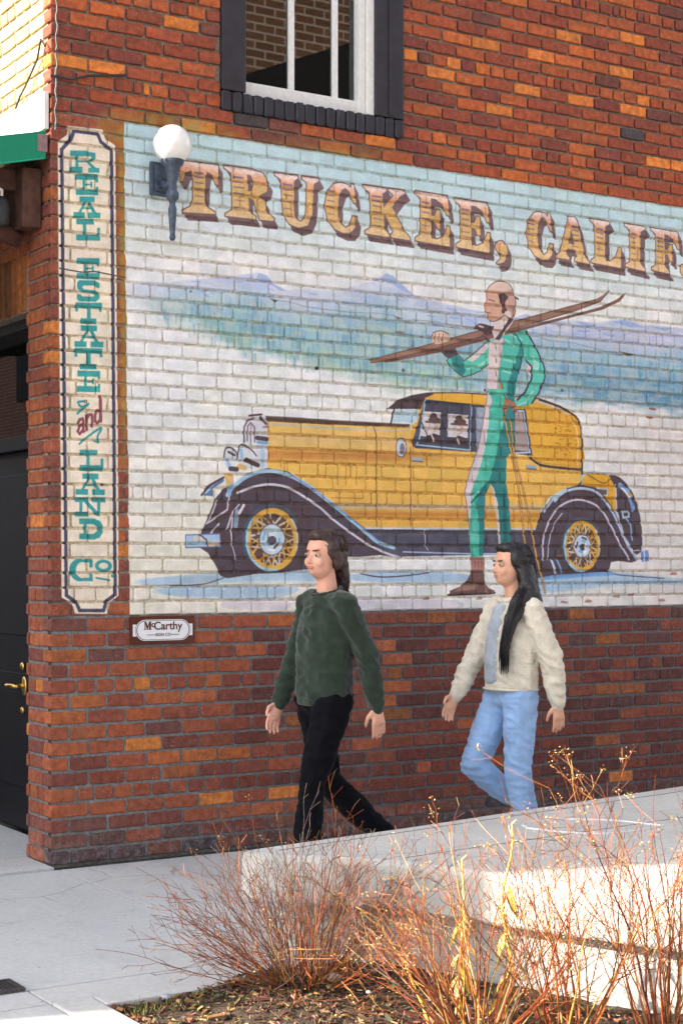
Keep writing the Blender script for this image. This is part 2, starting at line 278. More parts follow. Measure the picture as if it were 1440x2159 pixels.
    poly(cD([(722, 410), (702, 490), (690, 570), (688, 640), (655, 600), (655, 530), (690, 430), (715, 350)]), GD)
    poly(cD([(575, 345), (620, 322), (640, 325), (628, 400), (614, 490), (606, 600), (566, 610), (568, 440)]), PK); stroke(cD([(640, 325), (628, 400), (614, 490), (606, 600)]), (196, 160, 168), 3)
    for y in (350, 410, 470): stroke(cD([(604, y), (606, y+22)]), (120, 96, 100), 2.4)
    for pts in ([(650, 330), (690, 360)], [(665, 300), (720, 330)], [(640, 420), (690, 430)], [(640, 470), (670, 480)]): stroke(cD(pts), GB, 5, .8)
    stroke(cD([(690, 300), (720, 350), (726, 400), (705, 480)]), (40, 84, 96), 4)
    arm = cD([(575, 332), (545, 358), (500, 398), (462, 425), (436, 395), (405, 400), (385, 425), (420, 468), (456, 496), (492, 490), (532, 470), (572, 440)])
    poly(arm, GR); poly(cD([(560, 345), (520, 385), (478, 420), (500, 430), (550, 390), (575, 360)]), PK); poly(cD([(400, 400), (430, 395), (462, 430), (470, 470), (455, 495), (420, 466)]), GD); stroke(arm, (70, 60, 72), 2.2); stroke(cD([(480, 460), (530, 450), (565, 420)]), GB, 5)
    poly(cD([(355, 372), (412, 350), (440, 395), (395, 415), (375, 402)]), (80, 72, 84))
    sk1 = cD([(42, 420), (200, 378), (330, 345), (590, 272), (760, 228), (950, 178), (1050, 150), (1112, 112), (1070, 160), (960, 200), (770, 258), (600, 300), (350, 366), (110, 425), (45, 434)])
    sk2 = cD([(100, 424), (350, 366), (600, 302), (770, 262), (960, 214), (1070, 184), (1140, 152), (1190, 118), (1160, 158), (1080, 196), (960, 226), (770, 276), (600, 322), (350, 388), (110, 434)])
    poly(sk2, (122, 84, 74)); poly(sk1, (150, 110, 92)); stroke(sk1[7:], (92, 62, 60), 2); stroke(cD([(42, 420), (330, 345), (590, 272), (760, 228), (1050, 150)]), (98, 68, 64), 2)
    poly(smooth(cD([(318, 330), (325, 300), (362, 290), (395, 305), (400, 330), (365, 345), (335, 350)])), (214, 178, 158)); 
    for x in (335, 352, 370): stroke(cD([(x, 302), (x-4, 340)]), (120, 84, 76), 2)
    stroke(smooth(cD([(318, 330), (325, 300), (362, 290), (395, 305)]), False), (110, 80, 74), 2)
    poly(smooth(cD([(508, 280), (530, 258), (560, 262), (590, 270), (610, 262), (590, 300), (560, 310), (530, 285)])), (78, 58, 62)); stroke(cD([(530, 268), (548, 274)]), (206, 180, 170), 4); stroke(cD([(545, 310), (575, 335)]), (84, 62, 66), 5)
    poly(cD([(600, 240), (650, 215), (690, 238), (640, 310), (600, 330), (590, 300)]), (226, 204, 200)); poly(cD([(688, 236), (655, 275), (622, 332), (600, 328), (636, 282), (664, 236)]), (82, 66, 76)); poly(cD([(650, 205), (672, 210), (664, 240), (640, 262), (635, 225)]), (240, 222, 212))
    head = [(566, 105), (585, 82), (620, 66), (655, 74), (676, 100), (690, 140), (693, 185), (688, 222), (668, 235), (645, 222), (618, 240), (592, 248), (572, 240), (568, 215), (558, 200), (556, 172), (563, 150), (562, 125)]
    poly(smooth(cD(head)), SK); poly(smooth(cD([(568, 104), (585, 82), (620, 66), (655, 74), (676, 105), (640, 116), (600, 108)])), (226, 196, 184))
    poly(cD([(640, 116), (676, 105), (690, 140), (693, 190), (680, 235), (655, 200), (660, 160)]), (196, 152, 140))
    poly(smooth(cD([(616, 128), (645, 122), (660, 140), (645, 165), (655, 195), (648, 212), (630, 208), (634, 180), (622, 155)])), (84, 62, 62)); poly(smooth(cD([(645, 205), (670, 205), (672, 230), (650, 232)])), (226, 208, 204))
    stroke(smooth(cD(head)), (120, 82, 78), 2); stroke(cD([(572, 150), (598, 158)]), (110, 70, 66), 2.4); stroke(cD([(566, 208), (582, 212)]), (150, 84, 80), 2.4); poly(cD([(556, 172), (563, 150), (574, 180), (566, 200)]), (216, 160, 136)); stroke(cD([(690, 140), (703, 148)]), (90, 62, 64), 4)
    poly(smooth(cD([(616, 612), (640, 592), (690, 612), (692, 636), (660, 660), (622, 664)])), (170, 112, 88)); stroke(cD([(640, 640), (690, 630)]), (112, 70, 60), 2.4); poly(cD([(622, 505), (640, 560), (652, 600), (625, 640), (615, 600)]), (188, 130, 70)); stroke(cD([(622, 505), (640, 560), (652, 600)]), (90, 60, 50), 2.4)
    leg2 = cE([(395, 250), (470, 80), (490, 150), (500, 300), (450, 390), (445, 520), (462, 640), (472, 800), (473, 872), (410, 872), (402, 760), (385, 640), (362, 540), (350, 480)])
    poly(leg2, GD); poly(cE([(362, 540), (378, 560), (398, 640), (410, 760), (414, 872), (404, 872), (394, 740), (376, 640)]), (226, 204, 196)); poly(cE([(430, 540), (445, 600), (455, 860), (430, 860)]), (34, 100, 108))
    leg1 = cE([(345, 0), (440, 0), (430, 120), (440, 200), (420, 300), (400, 420), (360, 520), (325, 620), (322, 780), (312, 945), (248, 945), (236, 780), (222, 640), (212, 575), (240, 470), (290, 330), (318, 180)])
    poly(leg1, lerp(col((66, 184, 160)), col((92, 200, 178)), R(n2)))
    poly(cE([(345, 0), (318, 180), (290, 330), (240, 470), (212, 575), (226, 660), (240, 790), (250, 660), (248, 580), (290, 470), (330, 330), (350, 180), (365, 60)]), (222, 206, 212)); stroke(cE([(345, 0), (318, 180), (290, 330), (240, 470), (212, 575), (226, 660), (242, 800)]), (150, 118, 126), 2.6)
    poly(cE([(438, 180), (440, 260), (420, 380), (372, 500), (330, 600), (324, 780), (316, 940), (292, 940), (296, 780), (280, 640), (300, 560), (350, 520), (390, 380), (408, 260)]), GD); stroke(cE([(250, 640), (300, 590), (330, 540)]), (30, 96, 100), 4); stroke(cE([(255, 610), (290, 580)]), GB, 5)
    for pts in ([(436, 155), (470, 330), (500, 470), (528, 640), (548, 850), (570, 985)], [(470, 170), (490, 360), (530, 520), (580, 740), (615, 940), (665, 1145)]):
        stroke(cE(pts), (120, 78, 46), 6); stroke(cE(pts), (214, 162, 86), 3.6)
    poly(cE([(245, 948), (326, 948), (326, 1025), (250, 1022)]), (168, 116, 108)); 
    for x in (270, 290, 308): stroke(cE([(x, 965), (x, 1010)]), (126, 80, 76), 2)
    poly(cE([(252, 1020), (324, 1026), (322, 1070), (330, 1110), (330, 1152), (130, 1160), (128, 1138), (190, 1112), (225, 1080), (240, 1050)]), (104, 72, 68)); poly(cE([(190, 1112), (232, 1092), (290, 1100), (280, 1130), (150, 1142)]), (150, 112, 102)); stroke(cE([(122, 1160), (330, 1152), (380, 1148)]), (60, 46, 50), 5); stroke(cE([(220, 1085), (260, 1095)]), (56, 44, 50), 3)
    poly(cE([(330, 1090), (345, 1120), (380, 1135), (376, 1150), (332, 1150)]), (120, 84, 78))
    # ---- TRUCKEE, CALIF.
    G = {}
    G['T'] = [[(.04, 0), (.96, 0), (1, .4), (.93, .4), (.84, .22), (.69, .16), (.66, .3), (.66, .74), (.74, .88), (.97, .97), (.97, 1), (.03, 1), (.03, .97), (.26, .88), (.34, .74), (.34, .3), (.31, .16), (.16, .22), (.07, .4), (0, .4)]]
    G['R'] = [[(0, 0), (.62, 0), (.86, .06), (.95, .24), (.9, .42), (.72, .52), (.84, .6), (.88, .84), (1, .95), (.98, 1), (.7, 1), (.6, .62), (.5, .57), (.5, .84), (.62, .95), (.62, 1), (0, 1), (0, .96), (.15, .86), (.15, .14), (0, .05)], [(.5, .12), (.58, .13), (.64, .28), (.58, .44), (.5, .46)]]
    G['U'] = [[(0, 0), (.52, 0), (.52, .05), (.43, .12), (.43, .72), (.5, .86), (.6, .88), (.7, .8), (.73, .68), (.73, .12), (.63, .05), (.63, 0), (1, 0), (1, .05), (.89, .12), (.88, .7), (.78, .93), (.55, 1), (.3, .95), (.15, .76), (.13, .12), (0, .05)]]
    G['C'] = [[(.9, 0), (.97, .37), (.9, .37), (.78, .17), (.64, .1), (.52, .16), (.43, .35), (.43, .65), (.52, .84), (.64, .9), (.78, .82), (.86, .64), (.99, .64), (.93, .86), (.78, .98), (.55, 1), (.3, .95), (.1, .78), (.01, .5), (.1, .22), (.3, .05), (.55, 0), (.72, .03), (.82, .09), (.84, 0)]]
    G['K'] = [[(0, 0), (.55, 0), (.55, .05), (.44, .13), (.44, .42), (.7, .13), (.6, .05), (.6, 0), (.98, 0), (.98, .05), (.84, .14), (.64, .38), (.9, .84), (1, .95), (1, 1), (.58, 1), (.58, .95), (.64, .88), (.48, .56), (.44, .6), (.44, .86), (.54, .95), (.54, 1), (0, 1), (0, .95), (.14, .86), (.14, .13), (0, .05)]]
    G['E'] = [[(0, 0), (.95, 0), (1, .38), (.93, .38), (.8, .18), (.6, .1), (.46, .1), (.46, .44), (.56, .44), (.64, .3), (.72, .3), (.72, .68), (.64, .68), (.56, .54), (.46, .54), (.46, .9), (.62, .9), (.82, .82), (.93, .6), (1, .6), (.98, 1), (0, 1), (0, .95), (.15, .86), (.15, .13), (0, .05)]]
    G['F'] = [[(0, 0), (.95, 0), (1, .38), (.93, .38), (.8, .18), (.6, .1), (.48, .1), (.48, .46), (.58, .46), (.66, .32), (.74, .32), (.74, .7), (.66, .7), (.58, .56), (.48, .56), (.48, .86), (.62, .95), (.62, 1), (0, 1), (0, .95), (.17, .86), (.17, .13), (0, .05)]]
    G['A'] = [[(.34, 0), (.6, 0), (.68, .1), (.88, .86), (1, .95), (1, 1), (.56, 1), (.56, .95), (.64, .88), (.6, .74), (.34, .74), (.3, .88), (.4, .95), (.4, 1), (0, 1), (0, .95), (.12, .86), (.34, .1)], [(.46, .28), (.37, .62), (.57, .62)]]
    G['L'] = [[(0, 0), (.62, 0), (.62, .05), (.47, .13), (.47, .9), (.62, .9), (.8, .8), (.92, .55), (1, .55), (.98, 1), (0, 1), (0, .95), (.14, .86), (.14, .13), (0, .05)]]
    G['I'] = [[(0, 0), (1, 0), (1, .05), (.76, .13), (.76, .86), (1, .95), (1, 1), (0, 1), (0, .95), (.24, .86), (.24, .13), (0, .05)]]
    G[','] = [smooth([(.5, 0), (.85, .1), (1, .3), (.95, .6), (.7, .9), (.1, 1), (.4, .8), (.55, .55), (.25, .5), (0, .3), (.15, .1)])]
    G['.'] = [ell(.5, .5, .5, .5)]
    quads = [('T', cA, (45, 100, 277, 124, 255, 402, 62, 390)), ('R', cA, (303, 127, 553, 160, 582, 442, 308, 412)), ('U', cA, (586, 167, 834, 200, 818, 492, 602, 462)), ('C', cA, (864, 208, 1046, 236, 1050, 520, 864, 490)),
             ('K', cA, (1084, 237, 1322, 270, 1345, 548, 1094, 510)), ('E', cB, (-64, 58, 124, 88, 132, 372, -64, 336)), ('E', cB, (158, 98, 350, 128, 356, 408, 164, 372)), (',', cB, (385, 335, 452, 345, 452, 475, 385, 465)),
             ('C', cB, (556, 160, 706, 185, 714, 460, 560, 425)), ('A', cB, (735, 193, 900, 218, 912, 468, 728, 432)), ('L', cB, (920, 213, 1092, 243, 1094, 492, 924, 460)), ('I', cB, (1112, 240, 1228, 260, 1226, 510, 1118, 484)), ('F', cB, (1260, 264, 1418, 292, 1420, 536, 1264, 502)), ('.', cB, (1425, 470, 1462, 477, 1462, 535, 1425, 530))]
    for ch, cr, q in quads:
        def mp(p, dx=0, dy=0):
            u, v = p
            x = (q[0]*(1-u)+q[2]*u)*(1-v)+(q[6]*(1-u)+q[4]*u)*v+dx; y = (q[1]*(1-u)+q[3]*u)*(1-v)+(q[7]*(1-u)+q[5]*u)*v+dy
            return (x, y)
        ring = lambda dx, dy: [cr([mp(p, dx, dy) for p in r]) for r in G[ch]]
        BRN = (118, 92, 96)
        for s in range(1, 5):
            r = cov_poly(ring(26*s/4, 46*s/4)) if s > 0 else None
            if r: paint(r[0], r[1], BRN)
        for r_ in ring(0, 0): stroke(r_+[r_[0]], BRN, 5.5)
        lo = min(wall_pt(*p)[1] for p in ring(0, 0)[0]); hi = max(wall_pt(*p)[1] for p in ring(0, 0)[0])
        r = cov_poly(ring(0, 0)); tt = (ZZ[r[0]]-lo)/(hi-lo)
        fg = lerp(col((228, 190, 140)), col((222, 176, 112)), R((tt-.12)*5)); fg = lerp(fg, col((238, 172, 134)), R((tt-.66)*6)); fg = lerp(fg, col((240, 212, 202)), R((tt-.84)*12))
        fg = fg*(.96+.08*R(n4[r[0]]))
        mm = r[1][..., None]; img[r[0]] = img[r[0]]*(1-mm)+fg*mm
        if ch not in ',.':
            x0 = {'T': .4, 'A': .5, 'C': .1, 'I': .34, 'R': .2, 'U': .18, 'K': .2, 'E': .2, 'F': .22, 'L': .2}[ch]
            for i, v in enumerate((.2, .29, .4, .52, .66, .8)):
                if ch in 'CA' and v > .7: continue
                stroke(cr([mp((x0, v)), mp((x0+.2, v+.005))]), (112, 104, 130), 4.2-2.6*i/5, .85)
    # ---- hanging panel REAL ESTATE and LAND CO.
    brd = [(143, 264), (217, 272), (222, 291), (243, 306), (246, 620), (249, 1000), (250, 1256), (232, 1272), (228, 1295), (158, 1294), (152, 1273), (130, 1260), (127, 900), (123, 500), (122, 297), (141, 283)]
    r = cov_poly([brd])
    win, m = r; A[win] = np.maximum(A[win], m); paint(win, m, lerp(col((242, 228, 204)), col((236, 220, 200)), R(n1)))
    brd2 = [(156, 275), (206, 281), (213, 298), (235, 315), (238, 620), (241, 1000), (243, 1254), (224, 1268), (218, 1288), (168, 1288), (160, 1270), (140, 1256), (136, 900), (132, 500), (130, 314), (150, 292), (156, 275)]
    stroke(brd2, (66, 66, 92), 7)
    TE = (44, 148, 150)
    def H(x0, y0, x1, y1): return [(x0, y0), (x1, y0), (x1, y1), (x0, y1)]
    S = {  # reversed-contrast slab letters: heavy feet, hairline stems
     'R': [H(0, 0, .62, .26), H(0, .74, .42, 1), H(.62, .78, 1, 1), H(.18, .2, .28, .8), [(.6, .04), (.85, .08), (.88, .34), (.7, .52), (.28, .54), (.28, .46), (.64, .44), (.74, .3), (.6, .2)], [(.55, .5), (.66, .5), (.92, .84), (.76, .84)]],
     'E': [H(0, 0, 1, .28), H(0, .72, 1, 1), H(.3, .2, .42, .8), H(.42, .46, .72, .54), H(.9, .2, 1, .4), H(.9, .6, 1, .8), H(.66, .36, .74, .64)],
     'A': [H(.22, 0, .78, .26), H(0, .74, .42, 1), H(.56, .74, 1, 1), [(.42, .2), (.52, .2), (.26, .8), (.16, .8)], [(.5, .2), (.62, .2), (.86, .8), (.72, .8)], H(.3, .5, .72, .58)],
     'L': [H(.0, 0, .75, .26), H(0, .72, 1, 1), H(.28, .2, .42, .8), H(.88, .4, 1, .8)],
     'S': [[(.1, 0), (.8, 0), (1, .12), (1, .34), (.86, .34), (.8, .24), (.3, .24), (.22, .34), (.3, .42), (.8, .46), (1, .6), (1, .84), (.82, 1), (.12, 1), (0, .88), (0, .66), (.14, .66), (.24, .76), (.72, .76), (.8, .66), (.7, .6), (.2, .54), (.02, .42), (0, .14)]],
     'T': [H(0, 0, 1, .26), H(.2, .74, .8, 1), H(.44, .2, .58, .8), H(0, .2, .1, .42), H(.9, .2, 1, .42)],
     'N': [H(0, 0, .45, .26), H(.55, 0, 1, .26), H(0, .76, .45, 1), H(.14, .2, .24, .8), H(.72, .2, .82, .96), [(.2, .1), (.36, .1), (.82, .9), (.7, .96)]],
     'D': [H(0, 0, .7, .28), H(0, .74, .7, 1), H(.18, .2, .32, .8), [(.6, 0), (.86, .1), (1, .34), (1, .66), (.86, .92), (.6, 1), (.6, .74), (.76, .6), (.78, .42), (.6, .28)]],
     'C': [ell(.46, .5, .46, .5, 16, 60, 300)+ell(.56, .5, .28, .36, 12, 300, 60)[::1], H(.62, .02, .98, .16), H(.84, .02, .98, .38), H(.62, .84, .98, .98), H(.84, .64, .98, .98)],
     'O': [ell(.5, .5, .5, .5), ell(.5, .5, .28, .24)]}
    def sl(ch, x0, y0, x1, y1, c=TE):
        for r_ in (S[ch] if ch != 'O' else [S['O'][0]]):
            poly([(x0+(x1-x0)*p[0], y0+(y1-y0)*p[1]+(x1-x0)*p[0]*.02) for p in r_], c, .95, [[(x0+(x1-x0)*p[0], y0+(y1-y0)*p[1]) for p in S['O'][1]]] if ch == 'O' else ())
    for a in (('R', 148, 316, 210, 362), ('E', 160, 365, 207, 410), ('A', 155, 413, 212, 458), ('L', 161, 460, 211, 506), ('E', 162, 543, 210, 587), ('S', 162, 590, 210, 635), ('T', 159, 637, 215, 682), ('A', 157, 685, 218, 731), ('T', 157, 733, 216, 778), ('E', 163, 781, 211, 826),
              ('L', 168, 948, 218, 993), ('A', 160, 998, 221, 1043), ('N', 158, 1048, 223, 1089), ('D', 167, 1093, 217, 1137), ('C', 146, 1178, 196, 1226), ('O', 200, 1180, 236, 1207)): sl(*a)
    stroke([(203, 1219), (231, 1224)], TE, 3.4); stroke([(236, 1214), (237, 1216)], TE, 5)
    MR = (142, 72, 84)
    sk = lambda pts: [(162+p[0]*51, 919-p[1]*(62-10*p[0])-p[0]*32) for p in pts]
    for pts, w in (([(.05, .42), (.12, .5), (.24, .48), (.27, .4), (.27, 0)], 5.5), ([(.27, .3), (.12, .28), (.04, .14), (.12, 0), (.27, .08)], 5), ([(.27, 0), (.33, -.02)], 4), ([(.4, .5), (.41, 0)], 6), ([(.41, .4), (.5, .5), (.6, .46), (.63, .36), (.63, 0)], 5.5), ([(.97, .98), (.98, 0)], 7), ([(.97, .42), (.84, .5), (.75, .38), (.75, .12), (.84, 0), (.97, .08)], 5.5)): stroke(sk(pts), MR, w)
    for pts, w in (([(163, 872), (186, 852), (172, 858), (165, 848), (176, 846)], 4), ([(167, 936), (190, 917), (214, 902), (206, 920), (208, 932), (200, 930)], 4)): stroke(smooth(pts, False), TE, w)
    # ---- stains on the bare brick round the mural, cracks and rust marks
    out = (A < .5)
    ochre = np.clip(1-np.hypot((PX-350)/190, (PY-285+(350-PX)*.12)/62), 0, 1)*(PX > 205)*1.0+np.clip(1-np.hypot((PX-640)/240, (PY-330)/45), 0, 1)*.55+np.clip(1-np.abs(PX-256-(PY-300)*.012)/11, 0, 1)*np.clip((1010-PY)/200, 0, 1)*np.clip((PY-285)/40, 0, 1)*.9
    oc = np.clip(ochre*(.5+1.2*n2), 0, .8)*out
    img[:] = np.where((out & (oc > .01))[..., None], lerp(col((172, 122, 40)), col((150, 140, 72)), R((n5-.4)*3)), img); A[:] = np.where(out, oc, A)
    for i in range(14):
        x, y = [(1376, 862), (1372, 880), (1180, 1172), (1420, 1210), (900, 1262), (1190, 1270), (1300, 1258), (1395, 1266), (1010, 1262), (1240, 1268), (1330, 1254), (1085, 1268), (845, 700), (560, 900)][i]
        poly(smooth([(x+rng.uniform(-1, 1)*7, y-3), (x+8, y+rng.uniform(-2, 1)), (x+rng.uniform(-2, 5), y+3), (x-8, y+rng.uniform(0, 3))]), (136, 76, 58), .9 if i < 3 else .6)
    crack = [(340, 570), (420, 576), (500, 606), (565, 626), (580, 632), (640, 645), (740, 658), (830, 664), (850, 676), (900, 676), (1000, 690), (1100, 706), (1160, 718), (1250, 733), (1300, 742), (1360, 750), (1440, 764)]
    for a, b in zip(crack[3:], crack[4:]):
        stroke([a, ((a[0]+b[0])/2+rng.uniform(-6, 6), (a[1]+b[1])/2+rng.uniform(-4, 4)), b], (120, 108, 98), rng.uniform(.8, 2.2), .55)
    poly([(568, 629), (586, 633), (580, 637)], (84, 74, 66)); poly([(1305, 740), (1340, 747), (1325, 750)], (96, 86, 78)); poly([(832, 665), (852, 672), (838, 672)], (110, 98, 88))
    stroke([(126, 565), (170, 573), (200, 572), (265, 585)], (60, 50, 44), 2.4)
    img[:] = lerp(img, col((236, 232, 228)), np.float32(.07)*(.6+.8*R(n2)))
    # ---- paint film: each brick took the brush a little differently
    rowi = np.floor((ZZ-1.177)/.07).astype(int)+60; coli = np.floor((XX+.098*(rowi % 2))/.196).astype(int)+4
    hb = np.random.RandomState(9).rand(200, 80, 3).astype(np.float32)[rowi % 200, coli % 80]
    img[:] = np.clip(img*(.955+.06*hb[..., :1]+.015*(hb-.5)), 0, 1)
    img[:] = np.clip(img*(.955+.09*n2[..., None])*(.975+.05*n4[..., None]), 0, 1)
    return img, np.clip(A, 0, 1)
# ---------------------------------------------------------------- helpers
def lin(c):
    return tuple((v/255/12.92 if v/255 <= .04045 else ((v/255+.055)/1.055)**2.4) for v in c)
def tag(o, label=None, cat=None, group=None, kind=None):
    if label: o['label'] = label
    if cat: o['category'] = cat
    if group: o['group'] = group
    if kind: o['kind'] = kind
    return o
def empty(name, loc=(0, 0, 0), rz=0):
    o = bpy.data.objects.new(name, None); COL.objects.link(o); o.location = loc; o.rotation_euler = (0, 0, rz); o.empty_display_size = .1
    return o
def obj(name, me, mat=None, parent=None, loc=None):
    o = bpy.data.objects.new(name, me); COL.objects.link(o)
    if mat and not me.materials: me.materials.append(mat)
    if parent: o.parent = parent
    if loc is not None: o.location = loc
    return o
class MB:
    """collects shapes into one mesh"""
    def __init__(s): s.v = []; s.f = []; s.c = []
    def add(s, v, f, c=None):
        n = len(s.v); s.v += [tuple(p) for p in v]; s.f += [tuple(i+n for i in q) for q in f]
        if c is not None: s.c += [c]*len(v)
        return s
    def box(s, a, b, bev=0.0, c=None):
        (x0, y0, z0), (x1, y1, z1) = a, b
        if bev <= 0:
            v = [(x, y, z) for z in (z0, z1) for y in (y0, y1) for x in (x0, x1)]
            return s.add(v, [(0, 2, 3, 1), (4, 5, 7, 6), (0, 1, 5, 4), (2, 6, 7, 3), (0, 4, 6, 2), (1, 3, 7, 5)], c)
        bm = bmesh.new(); bmesh.ops.create_cube(bm, size=1)
        for p in bm.verts: p.co = Vector(((x0+x1)/2+p.co.x*(x1-x0), (y0+y1)/2+p.co.y*(y1-y0), (z0+z1)/2+p.co.z*(z1-z0)))
        bmesh.ops.bevel(bm, geom=bm.edges[:], offset=bev, segments=2, affect='EDGES', profile=.6)
        bm.verts.index_update(); s.add([p.co for p in bm.verts], [[q.index for q in f.verts] for f in bm.faces], c); bm.free(); return s
    def tube(s, pts, rad, n=6, c=None, cap=True):
        P = [Vector(p) for p in pts]; R_ = rad if isinstance(rad, (list, tuple)) else [rad]*len(P); v = []; f = []
        up = Vector((.13, .21, .97)); pu = None
        for i, p in enumerate(P):
            d = (P[min(i+1, len(P)-1)]-P[max(i-1, 0)]); d = d.normalized() if d.length > 1e-9 else Vector((0, 0, 1))
            a = d.cross(up) if pu is None else pu-d*pu.dot(d)
            if a.length < 1e-4: a = d.cross(Vector((1, 0, 0)))
            a.normalize(); pu = a; b = d.cross(a)
            for k in range(n):
                t = 2*math.pi*k/n; v.append(p+(a*math.cos(t)+b*math.sin(t))*R_[i])
        for i in range(len(P)-1):
            for k in range(n): f.append((i*n+k, i*n+(k+1) % n, (i+1)*n+(k+1) % n, (i+1)*n+k))
        if cap: f += [tuple(range(n-1, -1, -1)), tuple(range((len(P)-1)*n, len(P)*n))]
        return s.add(v, f, c)
    def lathe(s, prof, cx, cy, n=24, c=None):
        v = []; f = []
        for r, z in prof:
            for k in range(n): t = 2*math.pi*k/n; v.append((cx+r*math.cos(t), cy+r*math.sin(t), z))
        for i in range(len(prof)-1):
            for k in range(n): f.append((i*n+k, i*n+(k+1) % n, (i+1)*n+(k+1) % n, (i+1)*n+k))
        f += [tuple(range(n-1, -1, -1)), tuple(range((len(prof)-1)*n, len(prof)*n))]
        return s.add(v, f, c)
    def prism(s, ring, z0, z1, axis='z', c=None):
        """ring of 2D points extruded; axis y: ring is (x,z)"""
        n = len(ring)
        mk = {'z': lambda p, h: (p[0], p[1], h), 'y': lambda p, h: (p[0], h, p[1]), 'x': lambda p, h: (h, p[0], p[1])}[axis]
        return s.add([mk(p, z0) for p in ring]+[mk(p, z1) for p in ring], [tuple(range(n-1, -1, -1)), tuple(range(n, 2*n))]+[(i, (i+1) % n, n+(i+1) % n, n+i) for i in range(n)], c)
    def mesh(s, name, smooth=False):
        me = bpy.data.meshes.new(name); me.from_pydata(s.v, [], s.f)
        bm = bmesh.new(); bm.from_mesh(me); bmesh.ops.recalc_face_normals(bm, faces=bm.faces[:]); bm.to_mesh(me); bm.free()
        if s.c and len(s.c) == len(s.v):
            a = me.color_attributes.new('tint', 'FLOAT_COLOR', 'POINT'); a.data.foreach_set('color', np.array([(c[0], c[1], c[2], 1) for c in s.c], dtype=np.float32).ravel())
        if smooth: me.shade_smooth()
        return me
    def build(s, name, mat, parent=None, smooth=False): return obj(name, s.mesh(name, smooth), mat, parent)
# ---------------------------------------------------------------- materials
class NT:
    def __init__(s, name):
        s.m = bpy.data.materials.new(name); s.m.use_nodes = True; s.t = s.m.node_tree; s.n = s.t.nodes
        for q in list(s.n): s.n.remove(q)
        s.out = s.n.new('ShaderNodeOutputMaterial'); s.b = s.n.new('ShaderNodeBsdfPrincipled'); s.l(s.b.outputs[0], s.out.inputs[0])
    def l(s, a, b): s.t.links.new(a, b)
    def set(s, sock, v):
        if hasattr(v, 'is_linked') or hasattr(v, 'links'): s.l(v, sock)
        else: sock.default_value = v
    def node(s, t, **k):
        q = s.n.new(t)
        for a, b in k.items(): setattr(q, a, b)
        return q
    def pos(s): return s.node('ShaderNodeNewGeometry').outputs['Position']
    def objc(s): return s.node('ShaderNodeTexCoord').outputs['Object']
    def mapv(s, v, scale): q = s.node('ShaderNodeMapping'); s.l(v, q.inputs[0]); q.inputs['Scale'].default_value = scale; return q.outputs[0]
    def noise(s, v, scale, detail=4, rough=.55): q = s.node('ShaderNodeTexNoise'); s.l(v, q.inputs['Vector']); q.inputs['Scale'].default_value = scale; q.inputs['Detail'].default_value = detail; q.inputs['Roughness'].default_value = rough; return q.outputs['Fac']
    def ramp(s, f, stops):
        q = s.node('ShaderNodeValToRGB'); s.l(f, q.inputs[0]); e = q.color_ramp.elements
        while len(e) < len(stops): e.new(.5)
        for i, (p, c) in enumerate(stops): e[i].position = p; e[i].color = tuple(c)+(1,) if len(c) == 3 else c
        return q.outputs[0]
    def mr(s, f, a, b, c=0, d=1): q = s.node('ShaderNodeMapRange'); s.l(f, q.inputs[0]); q.inputs[1].default_value = a; q.inputs[2].default_value = b; q.inputs[3].default_value = c; q.inputs[4].default_value = d; return q.outputs[0]
    def mix(s, f, a, b, mode='MIX'):
        q = s.node('ShaderNodeMix', data_type='RGBA', blend_type=mode); s.set(q.inputs[0], f)
        s.set(q.inputs[6], a if not isinstance(a, tuple) else tuple(a)+(1,)*(4-len(a))); s.set(q.inputs[7], b if not isinstance(b, tuple) else tuple(b)+(1,)*(4-len(b))); return q.outputs[2]
    def math(s, op, a, b=0.0, clamp=False): q = s.node('ShaderNodeMath', operation=op, use_clamp=clamp); s.set(q.inputs[0], a); s.set(q.inputs[1], b); return q.outputs[0]
    def bump(s, h, strength, dist=.002): q = s.node('ShaderNodeBump'); s.l(h, q.inputs['Height']); q.inputs['Strength'].default_value = strength; q.inputs['Distance'].default_value = dist; s.l(q.outputs[0], s.b.inputs['Normal']); return q
    def fin(s, color=None, rough=None, metal=None, spec=None):
        if color is not None: s.set(s.b.inputs['Base Color'], color if not isinstance(color, tuple) else tuple(color)+(1,)*(4-len(color)))
        if rough is not None: s.set(s.b.inputs['Roughness'], rough)
        if metal is not None: s.b.inputs['Metallic'].default_value = metal
        if spec is not None: s.b.inputs['Specular IOR Level'].default_value = spec
        return s.m
def plain(name, c, rough=.6, metal=0, var=.25, scale=30, bump=.2, dist=.002, spec=.4):
    t = NT(name); p = t.objc(); n = t.noise(p, scale, 3); c2 = tuple(v*(1-var) for v in c); c3 = tuple(min(1, v*(1+var)) for v in c)
    col = t.ramp(n, [(.25, c2), (.75, c3)])
    if bump: t.bump(t.noise(p, scale*6, 4), bump, dist)
    return t.fin(col, rough, metal, spec)
IMG, ALP = mural_image()
MIMG = bpy.data.images.new('wall_paint', MW, MH, alpha=True)
_px = np.ones((MH, MW, 4), dtype=np.float32); _px[..., :3] = IMG; _px[..., 3] = 1; MIMG.pixels.foreach_set(_px[::-1].ravel()); MIMG.pack()
MALP = bpy.data.images.new('wall_paint_cover', MW, MH, alpha=False); MALP.colorspace_settings.name = 'Non-Color'
_px[..., :3] = ALP[..., None]; MALP.pixels.foreach_set(_px[::-1].ravel()); MALP.pack()
